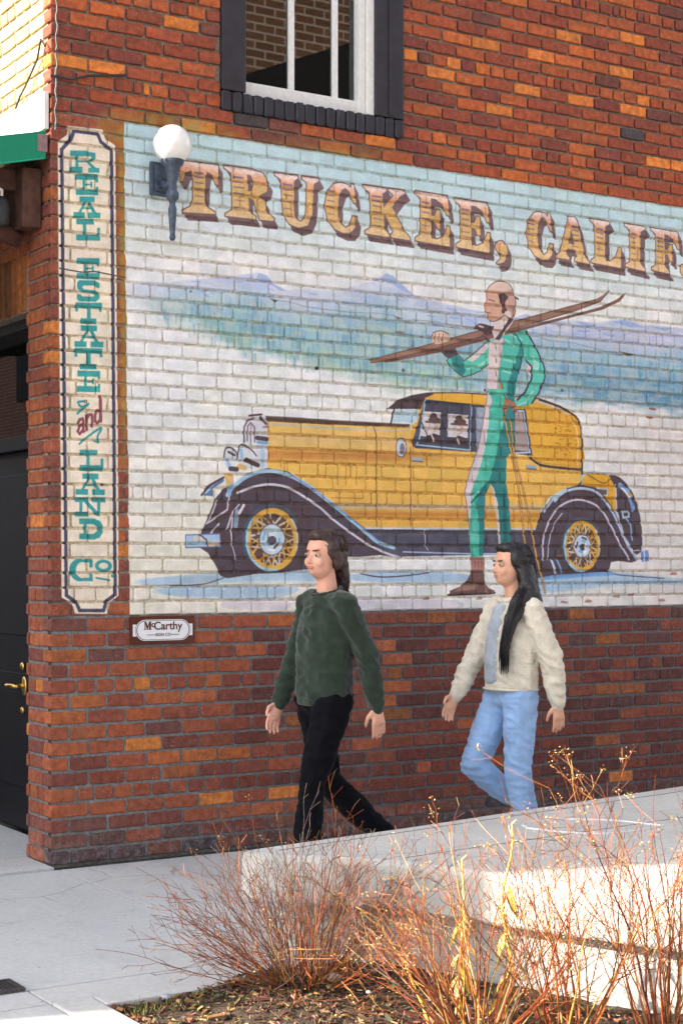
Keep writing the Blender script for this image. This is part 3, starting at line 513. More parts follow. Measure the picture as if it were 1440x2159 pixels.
def paint_layer(t):
    """colour and cover of the painted wall, laid out in metres on the wall"""
    s = t.node('ShaderNodeSeparateXYZ'); t.l(t.pos(), s.inputs[0])
    u = t.mr(s.outputs[0], MX0, MX1); w = t.mr(s.outputs[2], MZ0, MZ1)
    cb = t.node('ShaderNodeCombineXYZ'); t.l(u, cb.inputs[0]); t.l(w, cb.inputs[1])
    a = t.node('ShaderNodeTexImage', image=MIMG, extension='EXTEND'); b = t.node('ShaderNodeTexImage', image=MALP, extension='EXTEND')
    t.l(cb.outputs[0], a.inputs[0]); t.l(cb.outputs[0], b.inputs[0])
    inx = t.math('MULTIPLY', t.math('GREATER_THAN', s.outputs[0], MX0+.01), t.math('LESS_THAN', s.outputs[2], MZ1-.005))
    inx = t.math('MULTIPLY', inx, t.math('GREATER_THAN', s.outputs[2], MZ0+.005)); inx = t.math('MULTIPLY', inx, t.math('LESS_THAN', s.outputs[1], .045))
    return a.outputs['Color'], t.math('MULTIPLY', b.outputs['Color'], inx)
def brick_material():
    t = NT('brick'); p = t.pos()
    oi = t.node('ShaderNodeObjectInfo'); at = t.node('ShaderNodeAttribute', attribute_name='tint', attribute_type='GEOMETRY')
    tint = t.mix(1.0, oi.outputs['Color'], at.outputs['Color'], 'ADD')
    n1 = t.noise(p, 30, 3); n2 = t.noise(p, 170, 4, .7); st = t.noise(t.mapv(p, (160, 160, 12)), 1.0, 2, .6)
    c = t.mix(1.0, tint, t.ramp(n1, [(.3, (.62, .6, .6)), (.7, (1.28, 1.25, 1.2))]), 'MULTIPLY')
    c = t.mix(1.0, c, t.ramp(n2, [(.25, (.74, .74, .74)), (.7, (1.16, 1.16, 1.16))]), 'MULTIPLY')
    c = t.mix(t.mr(st, .58, .72, 0, .42), c, (.30, .16, .11))
    c = t.mix(t.mr(t.noise(p, 9, 1), .5, .75, 0, .35), c, (.13, .065, .055))
    c = t.mix(t.mr(t.noise(p, 85, 3, .8), .58, .74, 0, .32), c, (.34, .22, .17))
    vo = t.node('ShaderNodeTexVoronoi'); t.l(p, vo.inputs['Vector']); vo.inputs['Scale'].default_value = 75
    sp = t.math('MULTIPLY', t.math('LESS_THAN', vo.outputs['Distance'], .13), t.mr(t.noise(p, 7, 2), .5, .62))
    c = t.mix(t.math('MULTIPLY', sp, .75), c, (.62, .58, .54))
    s = t.node('ShaderNodeSeparateXYZ'); t.l(p, s.inputs[0])
    low = t.math('MULTIPLY', t.mr(s.outputs[2], .05, .24, 1, 0), t.mr(t.noise(p, 26, 3, .75), .48, .62))
    c = t.mix(t.math('MULTIPLY', low, .4), c, (.30, .26, .28))
    pc, pa = paint_layer(t)
    wear = t.mr(t.noise(p, 60, 4, .75), .70, .76, 1, .25)
    grain = t.mix(1.0, pc, t.ramp(t.noise(p, 420, 2, .7), [(.3, (.86, .85, .84)), (.62, (1.05, 1.05, 1.05))]), 'MULTIPLY')
    c = t.mix(t.math('MULTIPLY', pa, wear), c, grain)
    hgt = t.math('MULTIPLY', n2, .85); hgt = t.math('ADD', hgt, n1)
    t.bump(hgt, .75, .004)
    return t.fin(c, .82, 0, .3)
def mortar_material():
    t = NT('mortar'); p = t.pos(); s = t.node('ShaderNodeSeparateXYZ'); t.l(p, s.inputs[0])
    n = t.noise(p, 55, 3, .7); up = t.ramp(n, [(.25, lin((106, 94, 84))), (.75, lin((178, 162, 148)))]); lo = t.ramp(n, [(.25, lin((96, 96, 98))), (.75, lin((156, 156, 155)))])
    lo = t.mix(t.mr(s.outputs[0], .5, 1.6, 0, .55), lo, lin((84, 82, 86)))
    c = t.mix(t.mr(s.outputs[2], 1.15, 1.6), lo, up)
    c = t.mix(t.mr(t.noise(p, 6, 3), .52, .72, 0, .4), c, lin((98, 92, 86)))
    pc, pa = paint_layer(t)
    d = t.mix(1.0, pc, t.ramp(t.noise(p, 48, 3, .7), [(.34, (.56, .48, .37)), (.5, (.84, .78, .68)), (.66, (1, .97, .93))]), 'MULTIPLY')
    c = t.mix(t.math('MULTIPLY', pa, t.mr(t.noise(p, 90, 2), .62, .72, .92, .4)), c, d)
    t.bump(t.noise(p, 240, 3, .7), .9, .004)
    return t.fin(c, .95, 0, .2)
def concrete_material(name, c0, c1, blot=.35):
    t = NT(name); p = t.pos(); n = t.noise(p, 1.7, 3, .6); f = t.noise(p, 380, 2, .75); g = t.noise(p, 38, 3, .7)
    c = t.ramp(n, [(.25, c0), (.75, c1)])
    c = t.mix(1.0, c, t.ramp(f, [(.3, (.74, .74, .74)), (.7, (1.14, 1.14, 1.14))]), 'MULTIPLY'); c = t.mix(1.0, c, t.ramp(g, [(.3, (.87, .87, .87)), (.7, (1.07, 1.07, 1.07))]), 'MULTIPLY')
    c = t.mix(t.mr(t.noise(p, 5.5, 5, .72), .56, .74, 0, blot), c, tuple(v*.45 for v in c0))
    vo = t.node('ShaderNodeTexVoronoi'); t.l(p, vo.inputs['Vector']); vo.inputs['Scale'].default_value = 11
    c = t.mix(t.math('MULTIPLY', t.math('LESS_THAN', vo.outputs['Distance'], .055), .7), c, (.04, .04, .04))
    wv = t.mix(.12, p, t.node('ShaderNodeTexNoise').outputs['Color']); ve = t.node('ShaderNodeTexVoronoi', feature='DISTANCE_TO_EDGE'); t.l(wv, ve.inputs['Vector']); ve.inputs['Scale'].default_value = 1.1
    ck = t.math('MULTIPLY', t.mr(ve.outputs['Distance'], .0, .006, 1, 0), t.mr(t.noise(p, .9, 2), .5, .56)); c = t.mix(t.math('MULTIPLY', ck, .6), c, (.1, .1, .1))
    c = t.mix(t.mr(t.noise(t.mapv(p, (1, .35, 1)), 2.6, 4, .7), .54, .68, 0, .22), c, tuple(v*.62 for v in c0))
    t.bump(t.math('ADD', f, t.math('MULTIPLY', g, .7)), .35, .002)
    return t.fin(c, .9, 0, .25)
M = {}
M['brick'] = brick_material(); M['mortar'] = mortar_material()
M['walk'] = concrete_material('sidewalk_concrete', (.50, .505, .51), (.60, .60, .595)); M['plat'] = concrete_material('platform_concrete', (.46, .45, .43), (.58, .57, .545), .5); M['kerb'] = concrete_material('kerb_concrete', (.52, .52, .51), (.60, .60, .59))
M['black'] = plain('black_paint', lin((44, 42, 50)), .45, 0, .3, 14, .35, .003); M['white'] = plain('white_paint', (.74, .73, .71), .5, 0, .1, 40, .2); M['door'] = plain('door_paint', lin((19, 20, 26)), .55, 0, .3, 9, .25, .002, .18)
M['brass'] = plain('brass', (.72, .47, .13), .32, 1, .2, 60, .1); M['iron'] = plain('blue_grey_iron', lin((74, 84, 100)), .5, .25, .5, 45, .5, .003)
M['green'] = plain('green_canvas', lin((18, 128, 96)), .8, 0, .12, 90, .3); M['cream'] = plain('white_board', (.72, .70, .66), .6, 0, .1, 10, .1); M['timber'] = plain('dark_timber', lin((84, 56, 46)), .8, 0, .4, 22, .5, .004)
M['asphalt'] = plain('asphalt', (.05, .05, .052), .9, 0, .3, 60, .6); M['wire'] = plain('black_cable', (.03, .03, .032), .6, 0, .2, 40, 0); M['steel'] = plain('drain_steel', (.08, .08, .085), .5, .6, .3, 50, .3)
# ================================================================ ground, sidewalk, planter, platform
rnd = random.Random(11)
g = MB().add([(-80, -80, -.06), (80, -80, -.06), (80, 80, -.06), (-80, 80, -.06)], [(0, 1, 2, 3)]).build('ground', M['asphalt']); tag(g, kind='structure')
walk = MB().box((-4.6, -9.5, -.055), (-.912, .5, -.012)).box((-.912, -2.254, -.055), (9, .5, -.012)).build('sidewalk', M['kerb']); tag(walk, kind='structure')
def slab(x0, y0, x1, y1, mat='walk', top=0.0):
    r_ = .0035
    return MB().box((x0+r_, y0+r_, -.04), (x1-r_, y1-r_, top), .004).build('paving_slab', M[mat], walk)
for (x0, x1) in ((-4.5, -3.0), (-3.0, -1.55), (-1.55, .02), (.02, 1.6), (1.6, 3.2), (3.2, 4.8), (4.8, 6.4)):
    for (y0, y1) in ((-2.05, -.055),):
        if x0 > 0: slab(x0, -1.05, x1, y1); slab(x0, -2.05, x1, -1.05)
        else: slab(x0, y0, x1, y1)
for (x0, x1) in ((-4.5, -2.4), (-2.4, -.915), (-.915, .3)): slab(x0, -2.25, x1, -2.05)
slab(-4.5, -3.6, -2.4, -2.25); slab(-2.4, -3.6, -.915, -2.25); slab(-2.4, -5.0, -.915, -3.6); slab(-4.5, -5, -2.4, -3.6); slab(-2.4, -6.5, -.915, -5); slab(-4.5, -6.5, -2.4, -5); slab(-2.4, -9.4, -.915, -6.5)
slab(-.6, -.055, 0.0, .30, 'walk', .012); slab(-.6, .30, .24, 1.6, 'walk', .012); slab(-4.5, -.055, -.6, 1.6)
# planter kerb (flush concrete band) and mulch bed
kerb = MB().box((-.912, -9.4, -.05), (-.772, -2.253, .006), .008).box((-.768, -2.362, -.05), (.3, -2.253, .006), .008).build('planter_kerb', M['kerb']); tag(kerb, kind='structure')
def mulch_h(x, y): return -.012+.05*mnoise.noise(Vector((x*2.2, y*2.2, 3)))*.6+.012*mnoise.noise(Vector((x*11, y*11, 1)))+.045*math.exp(-((x+.13)**2+(y+2.55)**2)/.12)
bm_ = MB(); nx, ny = 50, 90; X0, X1, Y0, Y1 = -.775, 1.6, -6.4, -2.36
bm_.add([(X0+(X1-X0)*i/nx, Y0+(Y1-Y0)*j/ny, mulch_h(X0+(X1-X0)*i/nx, Y0+(Y1-Y0)*j/ny)) for j in range(ny+1) for i in range(nx+1)], [(j*(nx+1)+i, j*(nx+1)+i+1, (j+1)*(nx+1)+i+1, (j+1)*(nx+1)+i) for j in range(ny) for i in range(nx)])
t = NT('mulch_soil'); p = t.pos(); M['mulch'] = t.fin(t.ramp(t.noise(p, 70, 6, .7), [(.3, (.02, .014, .01)), (.55, (.07, .045, .03)), (.8, (.16, .11, .07))]), .95); t.bump(t.noise(p, 120, 5, .7), 1, .01)
soil = bm_.build('soil', M['mulch'], None, True); tag(soil, kind='structure')
# raised concrete platform: rounded corner, overhanging lip, recessed base
def platform_ring(off, z_only=False):
    P = [(-.12, -1.985), (.75, -1.86), (2.6, -1.52), (7.5, -.7), (7.5, -8.5), (2.45, -8.5), (.72, -3.5), (.30, -2.45)]
    out = []; n = len(P)
    for i in range(n):
        a, b, c = Vector(P[i-1]), Vector(P[i]), Vector(P[(i+1) % n])
        e1 = (b-a).normalized(); e2 = (c-b).normalized(); nn = Vector((-(e1+e2).y, (e1+e2).x)).normalized()
        k = off/max(.5, nn.dot(Vector((-e1.y, e1.x))))
        b2 = b-nn*k*1.0
        if i == 0:
            for s_ in range(9):
                u = s_/8; q = (b2+(a-b).normalized()*.13)*(1-u)**2+b2*2*u*(1-u)+(b2+(c-b).normalized()*.13)*u*u; out.append((q.x, q.y))
        else: out.append((b2.x, b2.y))
    return out
pb = MB(); rings = [(-.012, .38), (0.0, .374), (.004, .36), (.004, .215), (-.002, .205), (-.07, .203), (-.075, -.05)]
RG = []; 
for off, z in rings: RG.append([(x, y, z) for x, y in platform_ring(-off)])
N_ = len(RG[0])
pb.add([q for r_ in RG for q in r_], [tuple(range(N_))]+[(k*N_+i, k*N_+(i+1) % N_, (k+1)*N_+(i+1) % N_, (k+1)*N_+i) for k in range(len(RG)-1) for i in range(N_)])
plat = pb.build('concrete_platform', M['plat']); tag(plat, 'raised grey concrete platform with rounded corner and overhanging lip', 'platform')
jl = MB()
for (a, b) in (((.05, -2.05), (3.6, -1.48)), ((.36, -2.42), (3.6, -2.06))):
    d_ = (Vector(b)-Vector(a)).normalized(); n_ = Vector((-d_.y, d_.x))*.0035
    jl.prism([(a[0]-n_.x, a[1]-n_.y), (b[0]-n_.x, b[1]-n_.y), (b[0]+n_.x, b[1]+n_.y), (a[0]+n_.x, a[1]+n_.y)], .3795, .3812)
jl.build('control_joint', plain('joint_dirt', (.16, .15, .14), .9, 0, .3, 30, 0), plat)
def flat_pt(x, y, zz):
    t = (zz-CAMP[2])/((HY_-y)/F_); u = (x-CX_)/F_; return (CAMP[0]+t*(SN+CS*u), CAMP[1]+t*(CS-SN*u), zz)
ol = [flat_pt(x_, y_, .3835) for x_, y_ in ((1400, 1741), (1300, 1730), (1195, 1727), (1130, 1731), (1106, 1736), (1102, 1740), (1112, 1746), (1170, 1753), (1225, 1757), (1280, 1758), (1340, 1752), (1400, 1741))]
MB().tube([(q[0], q[1], .3805) for q in ol], .006, 6).build('inlaid_band', plain('pale_band', (.56, .57, .60), .6, 0, .1, 30, 0), plat)
# floor drain
dr = empty('drain_grate', (-1.06, -1.985, 0)); MB().box((-.13, -.07, .002), (.13, .07, .005)).build('pit', plain('pit_dark', (.01, .01, .01), .9), dr)
for i in range(17):
    MB().box((-.12+i*.0145, -.058, .004), (-.112+i*.0145, .058, .012)).build('bar', M['steel'], dr)
MB().box((-.135, -.075, .003), (.135, -.06, .013)).box((-.135, .06, .003), (.135, .075, .013)).box((-.135, -.06, .003), (-.122, .06, .013)).box((.122, -.06, .003), (.135, .06, .013)).build('frame', M['steel'], dr)
tag(dr, 'small dark slotted steel drain grate in the sidewalk', 'drain')

# ================================================================ the brick building
BL = empty('brick_building', (0, 0, 0)); tag(BL, 'red brick corner building with painted mural and black framed window', 'building')
WX0, WX1 = wall_pt(466, 110)[0], wall_pt(849, 150)[0]; WZB = (wall_pt(470, 190)[1]+wall_pt(850, 250)[1])/2; WZT = WZB+1.75
SILL = .105
rows = []                                   # (z0, height, index): 16 tall courses below the mural, then 70 mm courses
z = 0.006
for i in range(16): rows.append((z, .0731, 16-i)); z += .0731
k = 0
while z < 5.25: rows.append((z, .07, k)); z += .07; k -= 1
ZTOP = z
HEAD = {12, 5, -1, -8, -15, -22, -29, -36, -42, -49}
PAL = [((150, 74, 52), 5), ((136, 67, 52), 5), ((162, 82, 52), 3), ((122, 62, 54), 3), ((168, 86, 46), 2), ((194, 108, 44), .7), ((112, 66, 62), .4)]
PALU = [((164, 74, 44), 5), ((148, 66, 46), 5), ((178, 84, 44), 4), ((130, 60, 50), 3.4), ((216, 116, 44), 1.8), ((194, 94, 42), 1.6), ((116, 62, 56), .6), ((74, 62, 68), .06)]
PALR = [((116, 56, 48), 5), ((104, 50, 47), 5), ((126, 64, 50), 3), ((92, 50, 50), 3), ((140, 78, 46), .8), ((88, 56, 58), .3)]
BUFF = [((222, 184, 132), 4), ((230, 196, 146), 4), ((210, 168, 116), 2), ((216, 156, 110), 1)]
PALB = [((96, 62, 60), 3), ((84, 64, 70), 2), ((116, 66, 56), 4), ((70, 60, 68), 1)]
def pick(pal):
    r_ = rnd.random()*sum(w for _, w in pal)
    for c, w in pal:
        r_ -= w
        if r_ <= 0: break
    j_ = rnd.uniform(.9, 1.1); q_ = lin(c); g_ = .3*q_[0]+.55*q_[1]+.15*q_[2]; return tuple((g_+(v-g_)*.94)*j_*m_*rnd.uniform(.96, 1.04) for v, m_ in zip(q_, (1.10, 1.22, 1.12)))
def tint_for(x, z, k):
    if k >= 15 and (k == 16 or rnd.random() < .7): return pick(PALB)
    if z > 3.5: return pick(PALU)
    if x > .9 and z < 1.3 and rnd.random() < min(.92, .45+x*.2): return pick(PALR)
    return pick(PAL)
L_ = .196; J_ = .0128
bricks = []   # (side, u0, u1, z0, z1, tint, proud)
offA = wall_pt(344, 1062)[0] % L_; offB = wall_pt(307.4, 1093)[0] % L_
for (z0, h, k) in rows:
    hd = k in HEAD
    step = L_/2 if hd else L_
    jt = J_ if k >= 1 else .0125
    mur = -34 < k < 1
    jh = .0125 if mur else jt*(1.1 if k >= 1 else 1.16)
    # front wall
    first = ((offA if k % 2 else offB) if not hd else (offB+.03) % step)
    xs_ = [0.0]; x = first
    while x < .055: x += step
    drift = 0
    while x < 5.3:
        xs_.append(x+rnd.uniform(-.006, .006)); x += step
    for i in range(len(xs_)-1):
        a, b = xs_[i], xs_[i+1]
        if rnd.random() < .012 and not hd:
            pass
        segs = [(a, b)]
        if hd and rnd.random() < .03: segs = [(a, a+(b-a)*.55), (a+(b-a)*.55, b)]
        for a_, b_ in segs:
            za, zb = z0+jh/2, z0+h-jh/2
            if zb > WZB-SILL+.004 and za < WZT:
                if za < WZB-SILL-.016 and not (b_ < WX0 or a_ > WX1): zb = WZB-SILL+.002
                elif a_ < WX0 < b_: b_ = WX0+.004
                elif a_ < WX1 < b_: a_ = WX1-.004
                elif a_ >= WX0-.001 and b_ <= WX1+.001: continue
                if b_-a_ < .03: continue
            jv = .0055 if (mur and a_ > .12) else jt
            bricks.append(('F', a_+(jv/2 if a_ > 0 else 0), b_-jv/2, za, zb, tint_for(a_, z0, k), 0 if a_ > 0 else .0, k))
    # side facade (X = 0, faces -X)
    ys_ = [.098 if (k % 2) else .072]; y = ys_[0]+(step if not hd else step)
    while y < 1.75: ys_.append(y+rnd.uniform(-.004, .004)); y += step
    for i in range(len(ys_)-1):
        a, b = ys_[i], ys_[i+1]; za, zb = z0+jh/2, z0+h-jh/2
        if zb < 2.945:
            if a >= .31-.03: continue
            b = min(b, .312)
            if za > 2.60 and zb < 2.70 and False: continue
        if b-a < .025: continue
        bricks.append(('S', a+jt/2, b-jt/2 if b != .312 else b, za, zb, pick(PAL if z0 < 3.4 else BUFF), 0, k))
y = .33
while y < 1.5:                                  # soldier course over the door
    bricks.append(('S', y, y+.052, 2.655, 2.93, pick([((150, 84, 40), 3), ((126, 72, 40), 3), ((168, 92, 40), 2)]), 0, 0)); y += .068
def brick_shape(w, h, d, r_, soft):
    """closed brick, front at y=0 facing -y; uneven arrises"""
    c = .006+soft*.003; bv = .0035+soft*.002; x, z_ = w/2, h/2; j = lambda a=.0013: r_.uniform(-a, a)
    o = [(-x+c, -z_), (0, -z_), (x-c, -z_), (x, -z_+c), (x, z_-c), (x-c, z_), (0, z_), (-x+c, z_), (-x, z_-c), (-x, -z_+c)]
    if w < .06: pass
    o = [(a+j(), b+j(.0016)) for a, b in o]
    if r_.random() < .16:                      # chipped corner
        q = r_.choice((3, 4, 8, 9)); o[q] = (o[q][0]*(1-.07*r_.random()), o[q][1]*(.75+.1*r_.random()))
    n = len(o); cx_ = sum(a for a, b in o)/n
    ins = [(a*(1-bv*2/w), b*(1-bv*2/h)) for a, b in o]
    v = [(a, j(.0008), b) for a, b in ins]+[(a, bv*.9, b) for a, b in o]+[(a, d, b) for a, b in o]
    f = [tuple(range(n))]+[(i, n+i, n+(i+1) % n, (i+1) % n) for i in range(n)]+[(n+i, 2*n+i, 2*n+(i+1) % n, n+(i+1) % n) for i in range(n)]
    return v, f
def proj(x, y, z):
    dx, dy = x-CAMP[0], y-CAMP[1]; d = dx*SN+dy*CS; l_ = dx*CS-dy*SN
    return CX_+F_*l_/d, HY_-F_*(z-CAMP[2])/d, d
def visible_area(b):
    s_, a, c, z0, z1 = b[:5]
    pts = [proj(*((u, 0, z) if s_ == 'F' else (0, u, z))) for u, z in ((a, z0), (c, z0), (c, z1), (a, z1))]
    w = abs(np.clip(pts[1][0], 0, 1440)-np.clip(pts[0][0], 0, 1440)); h = abs(np.clip(pts[3][1], 0, 2159)-np.clip(pts[0][1], 0, 2159)); return w*h
def in_mural(b): return b[0] == 'F' and 1.17 < b[3] < 3.56 and b[1] > .38
order = sorted(range(len(bricks)), key=lambda i: -visible_area(bricks[i]))
single = set(order[:296])
# mortar walls (front grid with window opening, side panel)
def mortar_front():
    nx_, nz_ = 210, 210; mb = MB(); xs_ = [.006+5.29*i/nx_ for i in range(nx_+1)]; zs_ = [-.02+(ZTOP+.02)*i/nz_ for i in range(nz_+1)]
    v = []
    for z_ in zs_:
        for x_ in xs_:
            dp = .008 if z_ < 1.17 else (.0072 if z_ < 3.56 and x_ > .12 else .0165)
            v.append((x_, dp+.0028*mnoise.noise(Vector((x_*26, z_*26, 0)))+.0016*mnoise.noise(Vector((x_*70, z_*70, 5))), z_))
    f = []
    for j in range(nz_):
        for i in range(nx_):
            xc, zc = (xs_[i]+xs_[i+1])/2, (zs_[j]+zs_[j+1])/2
            if WX0+.03 < xc < WX1-.03 and zc > WZB-.05 and zc < WZT: continue
            f.append((j*(nx_+1)+i, j*(nx_+1)+i+1, (j+1)*(nx_+1)+i+1, (j+1)*(nx_+1)+i))
    mb.add(v, f); return mb.mesh('front_wall', True)
fw = obj('front_wall', mortar_front(), M['mortar'], BL)
sw = MB().box((.0105, .06, 0), (.30, .306, 2.65)).box((.0105, .06, 2.65), (.30, 1.8, ZTOP)).build('side_wall', M['mortar'], BL)
cache = {}; ST = {'F': MB(), 'S': MB()}
for i, b in enumerate(bricks):
    s_, a, c, z0, z1, tc, pr, k_ = b; w, h = c-a, z1-z0; soft = 1 if in_mural(b) else 0
    r_ = random.Random(i*7+1)
    dep = .094 if (s_ == 'F' and a == 0) else .035
    loc = Vector(((a+c)/2, r_.uniform(-.0015, .0015), (z0+z1)/2)) if s_ == 'F' else Vector((r_.uniform(-.0015, .0015), (a+c)/2, (z0+z1)/2))
    rot = Matrix.Rotation(r_.uniform(-.004, .004), 4, 'Y') @ Matrix.Rotation(r_.uniform(-.006, .006), 4, 'Z')
    if s_ == 'S': rot = Matrix.Rotation(-math.pi/2, 4, 'Z') @ rot
    mtx = Matrix.Translation(loc) @ rot
    if i in single:
        key = (round(w/.004), round(h, 3), dep, soft, r_.randrange(6))
        if key not in cache:
            v, f = brick_shape(round(w/.004)*.004, h, dep, random.Random(hash(key) & 0xffff), soft); cache[key] = MB().add(v, f).mesh('brick'); cache[key].materials.append(M['brick'])
        o = bpy.data.objects.new('brick', cache[key]); COL.objects.link(o); o.parent = fw if s_ == 'F' else sw; o.matrix_local = mtx; o.color = tc+(1,)
    else:
        v, f = brick_shape(w, h, dep, r_, soft); ST[s_].add([mtx @ Vector(q) for q in v], f, tc)
for s_, par in (('F', fw), ('S', sw)):
    o = ST[s_].build('brick_courses', M['brick'], par); o.color = (0, 0, 0, 1); o['kind'] = 'stuff'
fw.color = sw.color = (0, 0, 0, 1)
# crumbled mortar and dirt along the foot of the wall
sk_ = MB(); n_ = 160; pv = []
for i in range(n_+1):
    x_ = 5.2*i/n_; w_ = .016+.012*mnoise.noise(Vector((x_*6, 0, 0)))+.008*mnoise.noise(Vector((x_*23, 3, 0))); pv += [(x_, -max(.004, w_), .0005), (x_, -max(.002, w_*.55), .006+.005*rnd.random()), (x_, .006, .012+.006*rnd.random())]
sk_.add(pv, [(i*3+j, i*3+j+1, (i+1)*3+j+1, (i+1)*3+j) for i in range(n_) for j in (0, 1)]); sk_.build('wall_foot', plain('foot_dirt', (.07, .062, .055), .95, 0, .6, 45, .8, .006), BL)
# bulk of the building beyond the frame
t = NT('far_brick'); bt = t.node('ShaderNodeTexBrick'); t.l(t.mapv(t.objc(), (1, 1, 1)), bt.inputs[0])
def far_brick(name, c1, c2, axis):
    t = NT(name); s = t.node('ShaderNodeSeparateXYZ'); t.l(t.pos(), s.inputs[0]); cb = t.node('ShaderNodeCombineXYZ'); t.l(s.outputs[axis], cb.inputs[0]); t.l(s.outputs[2], cb.inputs[1])
    b = t.node('ShaderNodeTexBrick'); t.l(cb.outputs[0], b.inputs[0]); b.inputs['Scale'].default_value = 1; b.inputs['Brick Width'].default_value = .2; b.inputs['Row Height'].default_value = .07; b.inputs['Mortar Size'].default_value = .006
    b.inputs['Color1'].default_value = c1+(1,); b.inputs['Color2'].default_value = c2+(1,); b.inputs['Mortar'].default_value = (.35, .3, .26, 1)
    return t.fin(b.outputs[0], .85)
M['farb'] = far_brick('far_brick_x', (.30, .10, .05), (.20, .07, .045), 0); M['farby'] = far_brick('far_brick_y', (.32, .13, .07), (.24, .09, .06), 1); M['farbt'] = far_brick('tan_brick_x', (.30, .15, .085), (.22, .11, .065), 0); _b = [n for n in M['farbt'].node_tree.nodes if n.type == 'TEX_BRICK'][0]; _b.inputs['Brick Width'].default_value = .34; _b.inputs['Row Height'].default_value = .13; _b.inputs['Mortar Size'].default_value = .016; _b.inputs['Mortar'].default_value = (.6, .5, .42, 1)
MB().box((5.3, .0, 0), (9, 1.0, 7.0)).box((0, .0, ZTOP), (5.3, .42, 7.0)).box((0, .42, ZTOP), (.3, 9, 7.0)).box((.0, 1.8, 2.65), (.30, 9, ZTOP)).build('upper_wall', M['farb'], BL)
MB().box((.34, .42, 6.8), (9, 9, 6.98)).build('roof', M['asphalt'], BL)
MB().box((.46, .62, 0), (9, 9, 6.7)).build('light_stop_core', plain('dark_interior', (.03, .028, .025), .9), BL)  # solid dark box added behind the bricks to stop light
# ---- window
win = empty('window', (0, 0, 0)); win.parent = BL
JW = WX1-WX0; jl_, jr_ = wall_pt(517, 100)[0]-WX0, WX1-wall_pt(790, 120)[0]
zsill = WZB
# black rowlock sill bricks, one by one
sl_ = empty('sill', (0, 0, 0)); sl_.parent = win
x = WX0-.004; nsb = 18; wd = (JW+.008)/nsb
for i in range(nsb):
    w_ = wd*rnd.uniform(.93, 1.0)
    v, f = brick_shape(w_-.006, SILL-.006, .14, rnd, 1)
    MB().add([Vector((x+wd*i+wd/2, -.012+rnd.uniform(-.003, .003), zsill-SILL/2+rnd.uniform(-.002, .002)))+Vector(q) for q in v], f).build('sill_brick', M['black'], sl_)
MB().box((WX0+.005, .0, zsill-SILL+.008), (WX1-.005, .12, zsill-.006)).build('sill_bed', M['black'], sl_)
MB().box((WX0, -.012, zsill), (WX0+jl_, .11, WZT), .006).build('jamb_board', M['black'], win)
MB().box((WX1-jr_*1.0, -.012, zsill), (WX1, .13, WZT), .006).box((WX1-jr_*.55, -.018, zsill+.01), (WX1-jr_*.40, -.0125, WZT), 0).build('jamb_board', M['black'], win)
gx0, gx1 = WX0+jl_, WX1-jr_
fr = empty('sash_frame', (0, 0, 0)); fr.parent = win
MB().box((gx0, .045, zsill+.002), (gx1, .10, zsill+.075), .006).build('bottom_rail', M['white'], fr)
MB().box((gx1-.085, .02, zsill+.003), (gx1-.045, .10, WZT), .004).build('stile', M['white'], fr); MB().box((gx1-.043, .004, zsill+.0), (gx1, .10, WZT), .004).build('casing', M['white'], fr)
MB().box((gx0, .03, zsill+.004), (gx0+.012, .10, WZT), .003).build('stile', M['white'], fr)
for px_ in (612, 704):
    xm = wall_pt(px_, 80, .07)[0]; MB().box((xm-.017, .056, zsill+.075), (xm+.017, .086, WZT), .003).build('muntin', M['white'], fr)
t = NT('window_glass'); fz = t.node('ShaderNodeFresnel'); fz.inputs[0].default_value = 1.9; gl = t.node('ShaderNodeBsdfGlossy'); gl.inputs['Roughness'].default_value = .01; tr = t.node('ShaderNodeBsdfTransparent'); tr.inputs[0].default_value = (.8, .85, .85, 1); mx = t.node('ShaderNodeMixShader')
t.l(fz.outputs[0], mx.inputs[0]); t.l(tr.outputs[0], mx.inputs[1]); t.l(gl.outputs[0], mx.inputs[2]); t.l(mx.outputs[0], t.out.inputs[0]); M['glass'] = t.m
xs3 = [gx0+.012]+[wall_pt(q, 80, .07)[0] for q in (612, 704)]+[gx1-.085]
for i in range(3): MB().box((xs3[i]+(.017 if i else 0), .069, zsill+.076), (xs3[i+1]-(.017 if i < 2 else 0), .073, WZT)).build('pane', M['glass'], win)
MB().add([(gx0-.01, .12, zsill), (gx1+.01, .12, zsill), (gx1+.01, .12, WZT), (gx0-.01, .12, WZT), (gx0-.01, .58, zsill), (gx1+.01, .58, zsill), (gx1+.01, .58, WZT), (gx0-.01, .58, WZT)], [(4, 5, 6, 7), (0, 1, 5, 4), (1, 2, 6, 5), (3, 0, 4, 7)]).build('room_lining', plain('room_dark', (.035, .03, .028), .9), win)
for i in range(26):
    MB().box((gx0+.02, .15, zsill+.09+i*.045), (gx1-.09, .168, zsill+.092+i*.045)).build('blind_slat', plain('blind_slat', (.10, .09, .08), .6, 0, .1, 20, 0) if i == 0 else bpy.data.materials['blind_slat'], win)
